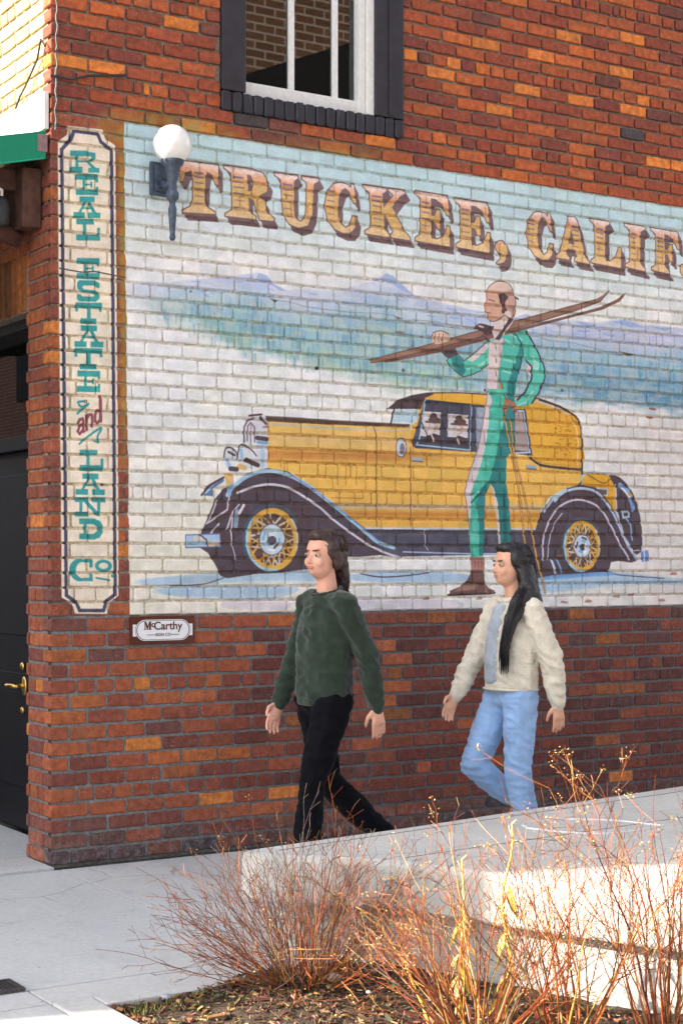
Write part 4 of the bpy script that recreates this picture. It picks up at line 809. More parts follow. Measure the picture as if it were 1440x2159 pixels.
# ---- doorway on the side facade
dw = empty('doorway', (0, 0, 0)); dw.parent = BL
MB().box((.20, .306, .012), (.42, .40, 2.65)).build('door_frame', M['door'], dw)
MB().box((.08, .306, 2.60), (.42, 1.6, 2.655)).build('lintel', plain('lintel_black', (.02, .02, .022), .6), dw)
MB().box((.20, .40, 2.02), (.34, 1.6, 2.10), .006).build('transom_bar', M['door'], dw); MB().box((.27, .40, 2.10), (.28, 1.6, 2.60)).build('transom_pane', M['glass'], dw)
dr_ = empty('door', (0, 0, 0)); dr_.parent = dw
db = MB().box((.245, .41, .03), (.285, 1.45, 2.02), .004)
db.build('door_leaf', M['door'], dr_); MB().box((.238, .53, .25), (.246, 1.33, .85), .003).box((.238, .53, 1.05), (.246, 1.33, 1.9), .003).build('door_panel', M['door'], dr_)
MB().box((.30, .40, 2.02), (.6, 1.6, 2.64)).box((.30, .40, 0), (.6, 1.6, 2.02)).build('dark_hall', plain('hall_dark', (.012, .012, .014), .9), dw)
def side_pt(x, y, plane):     # survey mark -> Y,Z on plane X=plane
    u = (x-CX_)/F_; v = (HY_-y)/F_; t = (plane-CAMP[0])/(SN+CS*u); return CAMP[1]+t*(CS-SN*u), CAMP[2]+t*v
hy, hz = side_pt(45, 1447, .22)
hb = MB().lathe([(.001, -.003), (.03, -.003), (.03, .002), (.022, .006), (.001, .006)], 0, 0, 16); hb.v = [(.236-q[2], hy+q[0], hz+q[1]*1.7) for q in hb.v]
hb.tube([(.236, hy, hz), (.19, hy, hz), (.178, hy+.02, hz+.002), (.176, hy+.10, hz), (.18, hy+.12, hz-.004)], [.012, .012, .012, .011, .008], 8); hb.build('lever_handle', M['brass'], dr_, True)
for (py_, rr) in ((1405, .022), (1498, .018)):
    ly, lz = side_pt(47, py_, .235); q = MB().lathe([(.001, 0), (rr, 0), (rr, .008), (rr*.7, .014), (.001, .014)], 0, 0, 16); q.v = [(.242-p_[2], ly+p_[0], lz+p_[1]) for p_ in q.v]; q.build('lock_cylinder', M['brass'], dr_, True)
# ---- out of frame: blocker added to shade the street, building mirrored in the window
nb = empty('shade_building', (-12, 8, 0)); tag(nb, 'unseen plain brick building added to shade the street', 'building')
MB().prism([(3.6, -8.17), (-6, -5.29), (-6, 22), (3.6, 22)], 0, 7.15).build('wall', M['farby'], nb); MB().prism([(3.75, -8.215), (-6, -5.29), (-6, 22), (3.75, 22)], 7.15, 7.35).build('cornice', M['timber'], nb)
for i in range(5):
    for z_ in (1.2, 4.6):
        MB().box((3.6, -6+i*5, z_), (3.63, -4.3+i*5, z_+2)).build('window', M['door'], nb)
ob = empty('tan_brick_building', (12, -18, 0)); tag(ob, 'tan brick building reflected in the upper window', 'building')
MB().box((-9, -4, 0), (9, 4.2, 13)).build('wall', M['farbt'], ob); MB().prism([(-3.9, 8.25), (-2.0, 9.05), (2, 10.7), (9.4, 10.7), (9.4, 6.1), (-3.9, 6.1)], 4.2, 5.0, 'y').box((-9.2, 4.2, 5.9), (9.4, 5.4, 6.1)).build('lean_to_roof', plain('dark_shingle', (.03, .028, .03), .9), ob)
# ================================================================ things on the wall
# awning, board and timber brackets on the side facade
aw = empty('awning', (0, 0, 3.3)); tag(aw, 'green canvas awning with sloping edge above the corner door', 'awning')
sl = .06/.25
prof = [(-.02, 3.46), (-1.25, 3.46-sl*1.23), (-1.25, 3.33-sl*1.23), (-.02, 3.328)]
MB().prism([(x_, z_-3.3) for x_, z_ in prof], .012, .020, 'y').build('end_valance', M['green'], aw)
MB().add([(-.02, .02, .158), (-1.25, .02, .158-sl*1.23), (-1.25, 4.2, .158-sl*1.23), (-.02, 4.2, .158), (-.02, .02, .150), (-1.25, .02, .150-sl*1.23), (-1.25, 4.2, .150-sl*1.23), (-.02, 4.2, .150)], [(0, 1, 2, 3), (4, 7, 6, 5), (0, 4, 5, 1), (1, 5, 6, 2), (2, 6, 7, 3), (3, 7, 4, 0)]).build('canvas', M['green'], aw)
MB().box((-1.262, .012, .03-sl*1.23), (-1.252, 4.2, .158-sl*1.23)).build('front_valance', M['green'], aw)
MB().tube([(-.03, .016, .030), (-1.25, .016, .03-sl*1.23)], .005, 6).build('hem_piping', plain('piping_green', lin((30, 170, 130)), .6, 0, .1, 40, 0), aw)
MB().box((-.06, .01, .06), (-.012, .02, .14)).build('end_bracket', plain('bracket_mauve', lin((140, 110, 112)), .6), aw)
bd = MB().box((-.028, .012, 3.47), (-.004, 3.6, 3.645), .003).build('fascia_board', M['cream']); tag(bd, 'white fascia board on the side wall above the green awning', 'board')
br = empty('timber_bracket', (0, .2, 3.0)); tag(br, 'dark brown weathered timber bracket under the awning', 'bracket')
MB().box((-.10, -.10, .02), (-.004, .12, .30), .008).build('wall_post', M['timber'], br); MB().box((-1.0, -.02, .20), (-.10, .10, .30), .006).build('beam', M['timber'], br)
MB().tube([(-.06, .04, -.02), (-.28, .04, .05), (-.5, .04, .2)], .045, 8).build('brace', M['timber'], br, True)
fl = empty('spot_lamp', (-.18, .16, 3.09)); tag(fl, 'small black hooded spot lamp hanging under the awning', 'lamp')
MB().lathe([(.012, .07), (.03, .05), (.04, .0), (.036, -.06), (.02, -.07)], 0, 0, 14).build('hood', M['wire'], fl, True); MB().tube([(0, 0, .06), (.0, 0, .1), (-.03, 0, .115), (-.05, 0, .10)], .008, 8).build('swan_neck', M['cream'], fl, True)
hs_ = empty('hanging_sign', (-.12, .40, 2.62)); tag(hs_, 'brown wooden hanging sign with white script, cut off at left', 'sign')
MB().box((-.30, -.012, -.16), (-.045, .012, .18), .004).build('board', plain('sign_wood', lin((122, 72, 44)), .6, 0, .35, 9, .4), hs_)
MB().tube([(-.14, -.016, .09), (-.11, -.016, .13), (-.085, -.016, .10), (-.075, -.016, .06), (-.06, -.016, .05)], .009, 6).build('white_letter', M['white'], hs_)
MB().tube([(-.1, 0, .18), (-.1, 0, .55)], .003, 6).build('hanger_rod', M['wire'], hs_)
# wall lamp
px, pz = wall_pt(329, 376); LX = px+.022; LY = -.135
wl_ = empty('wall_lamp', (LX, 0, pz)); tag(wl_, 'round white globe wall lamp on blue grey cast bracket by the lettering', 'lamp')
def zl(y): return wall_pt(362, y, LY)[1]-pz
MB().box((-.06, -.022, -.085), (.06, .004, .08), .01).box((-.042, -.034, -.066), (.042, -.02, .062), .008).build('back_plate', M['iron'], wl_)
MB().tube([(0, -.03, -.02), (0, -.06, -.045), (0, -.09, -.05), (0, LY, -.03)], [.02, .018, .017, .02], 10).build('arm', M['iron'], wl_, True)
st = MB().lathe([(.010, zl(506)), (.016, zl(500)), (.012, zl(492)), (.014, zl(486)), (.019, zl(455)), (.021, zl(440)), (.014, zl(430)), (.016, zl(424)), (.030, zl(418)), (.031, zl(406)), (.022, zl(400)), (.020, zl(385)), (.027, zl(378)), (.033, zl(362)), (.036, zl(352)), (.053, zl(345)), (.057, zl(338)), (.057, zl(334)), (.04, zl(333))], 0, LY, 24); st.build('stem', M['iron'], wl_, True)
gc = (zl(345)+zl(262))/2; GRD = (zl(262)-zl(345))/2
bm = bmesh.new(); bmesh.ops.create_uvsphere(bm, u_segments=40, v_segments=24, radius=GRD); me = bpy.data.meshes.new('globe'); bm.to_mesh(me); bm.free(); me.shade_smooth()
t = NT('opal_glass'); t.b.inputs['Subsurface Weight'].default_value = .0; t.b.inputs['Coat Weight'].default_value = .5; t.b.inputs['Coat Roughness'].default_value = .05; M['opal'] = t.fin((.84, .82, .80), .12, 0, .5)
obj('globe', me, M['opal'], wl_, (0, LY, gc))
# small painted plaque
x0, z1 = wall_pt(273, 1300); x1, z0 = wall_pt(408, 1356); zc, xc = (z0+z1)/2, (x0+x1)/2; PW, PH = x1-x0, z1-z0
pq = empty('sign_plaque', (xc, -.006, zc)); tag(pq, 'small brown and white sign maker plaque below the mural corner', 'sign')
MB().box((-PW/2, -.006, -PH/2), (PW/2, .006, PH/2), .0015).build('plate', plain('plaque_brown', lin((86, 40, 30)), .35, 0, .08, 20, 0), pq)
def stadium(w, h, n=12): 
    r_ = h/2; return [(w/2-r_+r_*math.cos(-math.pi/2+math.pi*i/n), r_*math.sin(-math.pi/2+math.pi*i/n)) for i in range(n+1)]+[(-w/2+r_+r_*math.cos(math.pi/2+math.pi*i/n), r_*math.sin(math.pi/2+math.pi*i/n)) for i in range(n+1)]
M['pwhite'] = plain('plaque_white', (.80, .81, .84), .35, 0, .03, 20, 0); M['pbrown'] = bpy.data.materials['plaque_brown']
MB().box((-PW*.465, -.0072, -PH*.21), (PW*.465, -.0062, PH*.21)).build('side_tabs', M['pwhite'], pq)
for i, (w_, h_, m_) in enumerate(((.865, .775, 'pbrown'), (.85, .745, 'pwhite'), (.825, .69, 'pbrown'), (.80, .655, 'pwhite'))):
    MB().prism(stadium(PW*w_, PH*h_), -.0075-i*.0006, -.0066, 'y').build('oval_band', M[m_], pq)
def text(s_, size, x, z, name, offset=0, shear=0):
    cu = bpy.data.curves.new(name, 'FONT'); cu.body = s_; cu.size = size; cu.align_x = 'CENTER'; cu.extrude = .0005; cu.offset = offset
    o = bpy.data.objects.new('tmp', cu); COL.objects.link(o); dg = bpy.context.evaluated_depsgraph_get(); me = bpy.data.meshes.new_from_object(o.evaluated_get(dg)); bpy.data.objects.remove(o)
    for v in me.vertices: v.co = Vector((v.co.x+x, -.0102-v.co.z, v.co.y+z))
    return obj(name, me, M['pbrown'], pq)
MB().prism([(-PW*.30+q[0]*PW*.115, PH*.02+q[1]*PH*.29) for q in [(0, 0), (.3, 0), (.3, .08), (.2, .1), (.2, .70), (.42, 0), (.52, 0), (.70, .70), (.70, .1), (.62, .08), (.62, 0), (1, 0), (1, .08), (.95, .1), (.95, .9), (1, .92), (1, 1), (.70, 1), (.53, .42), (.3, 1), (0, 1), (0, .92), (.1, .9), (.1, .1), (0, .08)]], -.0107, -.0099, 'y').build('lettering', M['pbrown'], pq); text('Carthy', PH*.40, PW*.075, PH*.02, 'lettering', .0009); text('c', PH*.30, -PW*.16, PH*.115, 'lettering', .0009); text('SIGN CO', PH*.15, 0, -PH*.21, 'lettering', .0001)
MB().box((-PW*.25, -.0107, -PH*.175), (-PW*.12, -.0099, -PH*.155)).box((PW*.12, -.0107, -PH*.175), (PW*.25, -.0099, -PH*.155)).build('rule', M['pbrown'], pq)
# cables, rod and fixings
cw = []
for i in range(30): cw.append((wall_pt(118-3*i/29, 275*i/29)[0]+.004*math.sin(i*1.7), -.014-.004*math.sin(i*.9), wall_pt(118, -30+305*i/29)[1]))
ca = empty('wall_cable', (0, 0, 0)); tag(ca, 'thin grey cable running down the building corner with small clips', 'cable')
MB().tube(cw, .0042, 6).build('cable', plain('grey_cable', (.16, .15, .15), .7), ca)
for q in (2, 8, 13, 18, 23, 28): MB().tube([(cw[q][0]-.012, -.012, cw[q][2]-.006), (cw[q][0]+.018, -.016, cw[q][2]+.008)], .0035, 5).build('clip', M['steel'], ca)
ra, rb = wall_pt(104, 159), wall_pt(266, 158); rod = MB().tube([(ra[0], -.012, ra[1]), (ra[0]+.1, -.018, ra[1]-.004), ((ra[0]+rb[0])/2, -.016, (ra[1]+rb[1])/2-.004), (rb[0], -.006, rb[1])], .006, 7).build('black_rod', M['wire']); tag(rod, 'thin black rod lying across the bricks left of the window', 'rod')
sp = [(-.02, .02, 3.86), (-.025, .06, 3.90), (-.02, .12, 3.82), (-.03, .25, 3.72), (-.02, .34, 3.70), (-.025, .45, 3.60), (-.02, .62, 3.55)]
lw = MB().tube(sp, .006, 6).build('loose_wire', M['wire']); tag(lw, 'loose dark wire sagging over the sunlit side wall', 'wire')
for (x_, y_, r_) in ((342, 536, .012), (912, 599, .013), (402, 614, .006), (668, 776, .009), (850, 780, .009), (1184, 822, .009), (1022, 822, .007), (180, 846, .008), (215, 1022, .006)):
    X_, Z_ = wall_pt(x_, y_); b_ = MB().lathe([(.001, -.012), (r_, -.012), (r_, .003), (r_*.62, .003), (r_*.62, -.004), (.001, -.004)], 0, 0, 12); b_.v = [(X_+q[0], -q[2], Z_+q[1]) for q in b_.v]
    o = b_.build('anchor_bolt', M['steel'] if r_ < .011 else M['cream'])
    tag(o, {(342, 536): 'pale ring anchor in the wall under the globe lamp', (912, 599): 'pale ring anchor in the wall above the mountains', (402, 614): 'tiny dark bolt at the left end of the painted mountains', (668, 776): 'dark bolt in the painted forest, lower middle', (850, 780): 'dark bolt in the painted forest below the skis', (1184, 822): 'dark bolt in the blue forest right of the skier', (1022, 822): 'dark bolt beside the painted skier at his waist', (180, 846): 'dark bolt on the narrow panel above the word and', (215, 1022): 'dark bolt on the narrow panel beside the word land'}[(x_, y_)], 'bolt', 'wall anchors')
# ================================================================ people
_ico = {}
def ico(sub=2):
    if sub not in _ico:
        bm = bmesh.new(); bmesh.ops.create_icosphere(bm, subdivisions=sub, radius=1); bm.verts.index_update(); _ico[sub] = ([v.co.copy() for v in bm.verts], [tuple(q.index for q in f.verts) for f in bm.faces]); bm.free()
    return _ico[sub]
class Body:
    """union of ellipsoids swept along limbs, fused to one skin by a voxel remesh"""
    def __init__(s): s.mb = MB()
    def e(s, c, r, sub=2, rot=None):
        v, f = ico(sub); r = (r, r, r) if not isinstance(r, tuple) else r; m = rot if rot else Matrix.Identity(3); c = Vector(c)
        s.mb.add([c+m @ Vector((p.x*r[0], p.y*r[1], p.z*r[2])) for p in v], f); return s
    def limb(s, pts, step=.4):
        """pts: (f, s, z, r) or (f, s, z, (rf, rs, rz))"""
        for a, b in zip(pts, pts[1:]):
            A_, B_ = Vector(a[:3]), Vector(b[:3]); ra = a[3] if isinstance(a[3], tuple) else (a[3],)*3; rb = b[3] if isinstance(b[3], tuple) else (b[3],)*3
            n = max(2, int((B_-A_).length/(min(min(ra), min(rb))*step))+1)
            for i in range(n+1): t_ = i/n; s.e(A_.lerp(B_, t_), tuple(x+(y-x)*t_ for x, y in zip(ra, rb)), 2)
        return s
    def done(s, name, mat, parent, voxel=.008, smooth=4, wrinkle=0, wscale=9, cut=None):
        me = s.mb.mesh(name); o = obj(name, me, None, None)
        m = o.modifiers.new('r', 'REMESH'); m.mode = 'VOXEL'; m.voxel_size = voxel
        k = o.modifiers.new('s', 'SMOOTH'); k.iterations = smooth; k.factor = .5
        dg = bpy.context.evaluated_depsgraph_get(); me2 = bpy.data.meshes.new_from_object(o.evaluated_get(dg)); bpy.data.objects.remove(o)
        if wrinkle:
            nr = [v.normal.copy() for v in me2.vertices]
            for v, n in zip(me2.vertices, nr):
                q = v.co; a_ = mnoise.noise(Vector((q.x*wscale*.8, q.y*wscale*.8, q.z*wscale*.45))); b_ = mnoise.noise(Vector((q.x*wscale*.5+q.z*wscale*.9, q.y*wscale*1.2+q.z*wscale*.4, q.z*wscale*1.5-q.x*wscale*.8))); w = (.55-abs(a_)*2.2)*.6+(.5-abs(b_)*2.4)*.9
                v.co += n*wrinkle*w
        # local frame: forward = -X, person's left = -Y
        for v in me2.vertices: v.co = Vector((-v.co.x, -v.co.y, v.co.z))
        me2.name = name; me2.materials.clear(); me2.materials.append(mat); me2.shade_smooth()
        o = obj(name, me2, None, parent); return o
def fabric(name, c, rough=.9, var=.25, scale=14, weave=700, bump=.4):
    t = NT(name); p = t.objc(); n = t.noise(p, scale, 5, .6); c2 = tuple(v*(1-var) for v in c); c3 = tuple(min(1, v*(1+var)) for v in c)
    col = t.ramp(n, [(.3, c2), (.7, c3)]); col = t.mix(1.0, col, t.ramp(t.noise(p, weave, 2), [(.3, (.8, .8, .8)), (.7, (1.15, 1.15, 1.15))]), 'MULTIPLY')
    t.bump(t.noise(p, weave*.6, 3), bump, .002); t.b.inputs['Sheen Weight'].default_value = .25 if c[1] > .03 else .03
    return t.fin(col, rough, 0, .2 if c[1] > .03 else .08)
def skin_mat(name, c):
    t = NT(name); p = t.objc(); col = t.ramp(t.noise(p, 16, 4), [(.3, tuple(v*.88 for v in c)), (.7, tuple(min(1, v*1.1) for v in c))])
    t.b.inputs['Subsurface Weight'].default_value = .12; t.b.inputs['Subsurface Radius'].default_value = (.012, .005, .003); t.b.inputs['Subsurface Scale'].default_value = 1.0
    t.bump(t.noise(p, 300, 3), .15, .001); return t.fin(col, .5, 0, .4)
def hair_mat(name, c):
    t = NT(name); p = t.objc(); n = t.noise(t.mapv(p, (120, 120, 12)), 1.0, 4); t.bump(n, .8, .004)
    return t.fin(t.ramp(n, [(.3, tuple(v*.5 for v in c)), (.7, tuple(v*1.7 for v in c))]), .42, 0, .5)
def hand(b, wrist, d, side, curl=.35):
    """five separate fingers; d = direction forearm points"""
    w = Vector(wrist); d = Vector(d).normalized(); sd = Vector((0, side, 0)); fw = (Vector((1, 0, 0))-d*d.x).normalized()   # palm faces the thigh, fingers side by side along fw
    b.limb([tuple(w-d*.03)+(.021,), tuple(w)+((.024, .017, .02),), tuple(w+d*.035)+((.032, .016, .02),), tuple(w+d*.075)+((.036, .015, .016),)], .5)
    base = w+d*.082; inn = -sd
    for i, (o_, L) in enumerate(((.029, .066), (.0105, .074), (-.008, .069), (-.026, .054))):
        p0 = base+fw*o_*1.02; a1 = (d+inn*curl*.4+fw*o_*2.2).normalized(); p1 = p0+a1*L*.45; a2 = (d+inn*curl*1.1+fw*o_*1.4-fw*.1).normalized(); p2 = p1+a2*L*.32; a3 = (d+inn*curl*2-fw*.15).normalized(); p3 = p2+a3*L*.25
        b.limb([tuple(p0-a1*.012)+(.0085,), tuple(p1)+(.0078,), tuple(p2)+(.0072,), tuple(p3)+(.006,)], .5)
    q0 = w+d*.022+fw*.026; q1 = q0+(d*.7+fw*.75+inn*.25).normalized()*.032; q2 = q1+(d*1.0+fw*.25+inn*.4).normalized()*.028; q3 = q2+(d+inn*.5).normalized()*.018
    b.limb([tuple(q0)+(.012,), tuple(q1)+(.0105,), tuple(q2)+(.009,), tuple(q3)+(.007,)], .5)
def rotz(v, a, c=(0, 0, 0)): x, y = v[0]-c[0], v[1]-c[1]; return (c[0]+x*math.cos(a)-y*math.sin(a), c[1]+x*math.sin(a)+y*math.cos(a), v[2])
def person(name, label, base, heading, sc, pose, skin_c, M_top, M_leg, M_hair, M_shoe, style):
    root = empty(name, base, heading); root.scale = (sc, sc, sc); tag(root, label, 'person', 'people walking past the mural')
    sk = skin_mat(name+'_skin_'+style, skin_c)
    P = pose; B = Body(); turn = P['turn']
    hd = lambda q: rotz(q, turn, (-.005, 0))
    R3 = Matrix.Rotation(turn, 3, 'Z')
    he = lambda c, r, sub=3: B.e(hd(c), r, sub, R3)
    # head: eyes at half height, brow, nose, lips, chin, ears
    he((-.008, 0, 1.515), (.092, .073, .086)); he((.025, 0, 1.455), (.062, .058, .078)); he((.050, 0, 1.408), (.026, .022, .02)); he((.016, .026, 1.428), (.042, .02, .028)); he((.016, -.026, 1.428), (.042, .02, .028))
    he((.064, 0, 1.519), (.020, .045, .022)); he((.062, .033, 1.458), (.022, .022, .026)); he((.062, -.033, 1.458), (.022, .022, .026))
    for a, r in (((.083, 0, 1.488), .0085), ((.089, 0, 1.478), .0088), ((.095, 0, 1.469), .0094), ((.099, 0, 1.461), .0102), ((.089, .008, 1.457), .0075), ((.089, -.008, 1.457), .0075)): he(a, r, 2)
    he((.083, 0, 1.437), (.012, .021, .0065), 2); he((.081, 0, 1.427), (.012, .019, .0075), 2); he((.074, 0, 1.412), (.012, .02, .01), 2)
    for s in (1, -1): he((-.012, s*.073, 1.475), (.019, .008, .031), 2); he((-.005, s*.074, 1.452), (.009, .007, .01), 2)
    B.limb([(-.02, 0, 1.30, .052), (-.014, 0, 1.36, .048), (-.004, 0, 1.43, .046)])
    B.limb([(-.01, .09, 1.262, .035), (-.014, 0, 1.285, .05), (-.01, -.09, 1.262, .035)])
    B.e((0, 0, 1.15), (.08, .13, .16)); B.e((0, 0, .95), (.07, .10, .13))
    for sd in ('l', 'r'):
        s = 1 if sd == 'l' else -1; sh, el, wr = P['arm_'+sd]
        B.limb([tuple(sh)+(.045,), tuple(el)+(.036,), tuple(wr)+(.024,)])
        d = (Vector(wr)-Vector(el)).normalized(); hand(B, wr, d+Vector((.06, 0, -.15)), s)
        hp, kn, an = P['leg_'+sd]; B.limb([tuple(hp)+(.05,), tuple(kn)+(.045,), tuple(an)+(.035,)])
        tx = P['toe_'+sd]; B.limb([tuple(an)+(.034,), tuple(tx)+((.03, .034, .022),)])
    B.done('body', sk, root, .0058, 2)
    # eyes, brows, lips as small parts
    ew = bpy.data.materials.get('eye_white') or plain('eye_white', (.42, .40, .38), .3, 0, .02, 20, 0); ei = bpy.data.materials.get('eye_iris') or plain('eye_iris', (.03, .018, .012), .2, 0, .1, 20, 0)
    lp = bpy.data.materials.get('lip') or plain('lip', (.42, .15, .13), .4, 0, .1, 60, 0)
    def small(nm, parts, mat):
        mb = MB()
        for c, r in parts:
            v, f = ico(2); c = Vector(hd(c)); mb.add([Vector((-(c+R3 @ Vector((q.x*r[0], q.y*r[1], q.z*r[2]))).x, -(c+R3 @ Vector((q.x*r[0], q.y*r[1], q.z*r[2]))).y, c.z+q.z*r[2])) for q in v], f)
        return obj(nm, mb.mesh(nm, True), mat, root)
    for s in (1, -1):
        e_ = small('eye', [((.0735, s*.031, 1.488), (.0115, .0138, .0072))], ew); i_ = small('iris', [((.0815, s*.031, 1.488), (.0045, .0062, .0066))], ei); i_.parent = e_
        small('eyebrow', [((.0855, s*.024, 1.509), (.006, .013, .0035)), ((.081, s*.038, 1.511), (.006, .011, .003))], M_hair)
        small('eyelid', [((.0745, s*.031, 1.4955), (.0122, .0155, .0042))], sk)
    small('lips', [((.0875, 0, 1.4375), (.0085, .019, .004)), ((.0865, 0, 1.4295), (.0085, .017, .0048))], lp)
    # trousers
    T = Body(); hem = P['hem']
    T.limb([(-.012, .02, .95, (.095, .125, .05)), (-.015, 0, .86, (.112, .15, .07)), (-.01, 0, .80, (.11, .145, .06))], .5)
    for sd in ('l', 'r'):
        hp, kn, an = [Vector(q) for q in P['leg_'+sd]]; mid = kn.lerp(an, .5); end = kn.lerp(an, hem)
        r = P['legr']; T.limb([tuple(hp)+((.098, .085, .08),), tuple(hp.lerp(kn, .45))+(r[0],), tuple(kn)+(r[1],), tuple(mid)+(r[2],), tuple(end)+((r[3]*1.15, r[3], .02),)], .35)
    T.done('trousers', M_leg, root, .0072, 3, .0065, 13)
    # top
    S = Body(); z0 = P['hem_top']
    S.limb([(0, 0, z0, (.125*P['w'], .168*P['w'], .022)), (-.002, 0, z0+.12, (.125*P['w'], .17*P['w'], .04)), (-.006, 0, 1.12, (.125*P['w'], .172*P['w'], .05)), (-.012, 0, 1.22, (.108, .155, .05)), (-.014, 0, 1.295, (.078, .112, .032))], .45)
    for sd in ('l', 'r'):
        sh, el, wr = [Vector(q) for q in P['arm_'+sd]]; a = P['slv']
        S.limb([(-.012, 0, 1.28, (.06, .06, .05)), tuple(sh)+(a[0],), tuple(sh.lerp(el, .5))+(a[1],), tuple(el)+(a[2],), tuple(el.lerp(wr, .55))+(a[3],), tuple(el.lerp(wr, .96))+(a[4],)], .35)
    S.done('sweater' if style == 'a' else 'fleece_jacket', M_top, root, .0072, 3, .0075, 13)
    if style == 'a':
        C = Body(); 
        for i in range(20): a = i*math.pi*2/20; C.e((-.012+.064*math.cos(a), .074*math.sin(a), 1.325-.018*math.cos(a)), .013, 1)
        C.done('collar', M_top, root, .006, 2)
    else:
        C = Body()
        for i in range(22): a = i*math.pi*2/22; C.e((-.012+.066*math.cos(a), .076*math.sin(a), 1.322-.012*math.cos(a)), (.017, .017, .022), 1)
        C.done('collar', M_top, root, .006, 2)
        C = Body(); C.limb([(.086, -.02, z0+.05, (.05, .066, .04)), (.088, -.02, 1.05, (.05, .066, .05)), (.082, -.01, 1.16, (.048, .062, .05)), (.058, 0, 1.27, (.04, .05, .03))], .4); C.done('shirt_front', fabric('grey_blue_shirt', lin((168, 176, 186)), .9), root, .006, 4, .001, 16)
        C = Body(); C.limb([(.02, 0, z0, (.122*P['w'], .166*P['w'], .016)), (-.01, 0, z0, (.124*P['w'], .17*P['w'], .016))], .5); C.done('hem_band', M_top, root, .008, 2)
    # ribbed cuffs and hem
    for sd in ('l', 'r'):
        el, wr = Vector(P['arm_'+sd][1]), Vector(P['arm_'+sd][2]); C = Body(); C.limb([tuple(el.lerp(wr, .90))+(P['slv'][4]*.86,), tuple(el.lerp(wr, 1.04))+(P['slv'][4]*.80,)], .3); C.done('cuff', M_top, root, .006, 2)
    if style == 'a':
        C = Body(); C.limb([(0, 0, z0-.03, (.118*P['w'], .158*P['w'], .012)), (0, 0, z0, (.12*P['w'], .162*P['w'], .012))], .4); C.done('hem_rib', M_top, root, .007, 2, .002, 40)
    # shoes
    for sd in ('l', 'r'):
        an = Vector(P['leg_'+sd][2]); tx = Vector(P['toe_'+sd]); H = Body(); d = (tx-an); hl = an-Vector((d.x, d.y, 0)).normalized()*.03+Vector((0, 0, -.035))
        H.limb([tuple(an)+(.043,), tuple(hl)+((.04, .038, .03),)], .5); H.limb([tuple(hl)+((.04, .038, .028),), tuple(hl.lerp(tx, .6))+((.04, .042, .03),), tuple(tx)+((.036, .04, .024),)], .4); H.done('shoe', M_shoe, root, .007, 3)
    # hair: cap, locks, strands
    Hh = Body(); hh = lambda c, r: Hh.e(hd(c), r, 3, R3)
    hh((-.024, 0, 1.527), (.092, .082, .083)); hh((-.045, 0, 1.49), (.072, .08, .08)); hh((.02, 0, 1.572), (.06, .062, .034)); hh((-.002, .066, 1.512), (.042, .022, .05)); hh((-.002, -.066, 1.512), (.042, .022, .05)); hh((-.02, .07, 1.47), (.03, .018, .05)); hh((-.02, -.07, 1.47), (.03, .018, .05))
    rr = random.Random(5 if style == 'a' else 6)
    if style == 'a':
        Hh.limb([hd((-.09, 0, 1.47))+(.045,), hd((-.112, 0, 1.43))+(.04,), hd((-.118, 0, 1.38))+(.034,), hd((-.108, .01, 1.335))+(.022,)]); 
    else:
        for (y0, y1, y2) in ((.066, .088, .125), (-.066, -.085, -.09), (.03, .045, .07), (-.03, -.04, -.03), (.05, .075, .11)):
            Hh.limb([hd((-.035, y0*.95, 1.50))+((.05, .032, .05),), hd((-.062, y0*1.15, 1.40))+((.05, .034, .05),), (-.078, y1, 1.30, (.05, .036, .05)), (-.06 if y0 > 0 else -.11, y2, 1.19, (.05, .03, .05)), (-.022 if y0 > 0 else -.11, y2*1.02, 1.10, (.038, .022, .045)), (.0 if y0 > 0 else -.105, y2, 1.03, (.018, .014, .03))], .45)
        for (o1, o2) in ((0, 0), (-.02, .018), (.02, -.015)):       # lock falling over the near shoulder to the chest
            Hh.limb([hd((-.03, .070, 1.49))+((.04, .026, .05),), hd((-.04, .088, 1.41))+((.038, .026, .04),), (-.012+o1, .125+o2, 1.355, (.03, .024, .03)), (.05+o1, .142+o2, 1.30, (.02, .022, .03)), (.096+o1*.6, .135+o2, 1.21, (.014, .020, .04)), (.116+o1*.4, .125+o2, 1.12, (.010, .014, .04)), (.118+o1*.3, .118+o2, 1.05, (.006, .007, .03))], .4)
    hm = Hh.done('hair', M_hair, root, .007, 3, .004, 22)
    sm = MB()
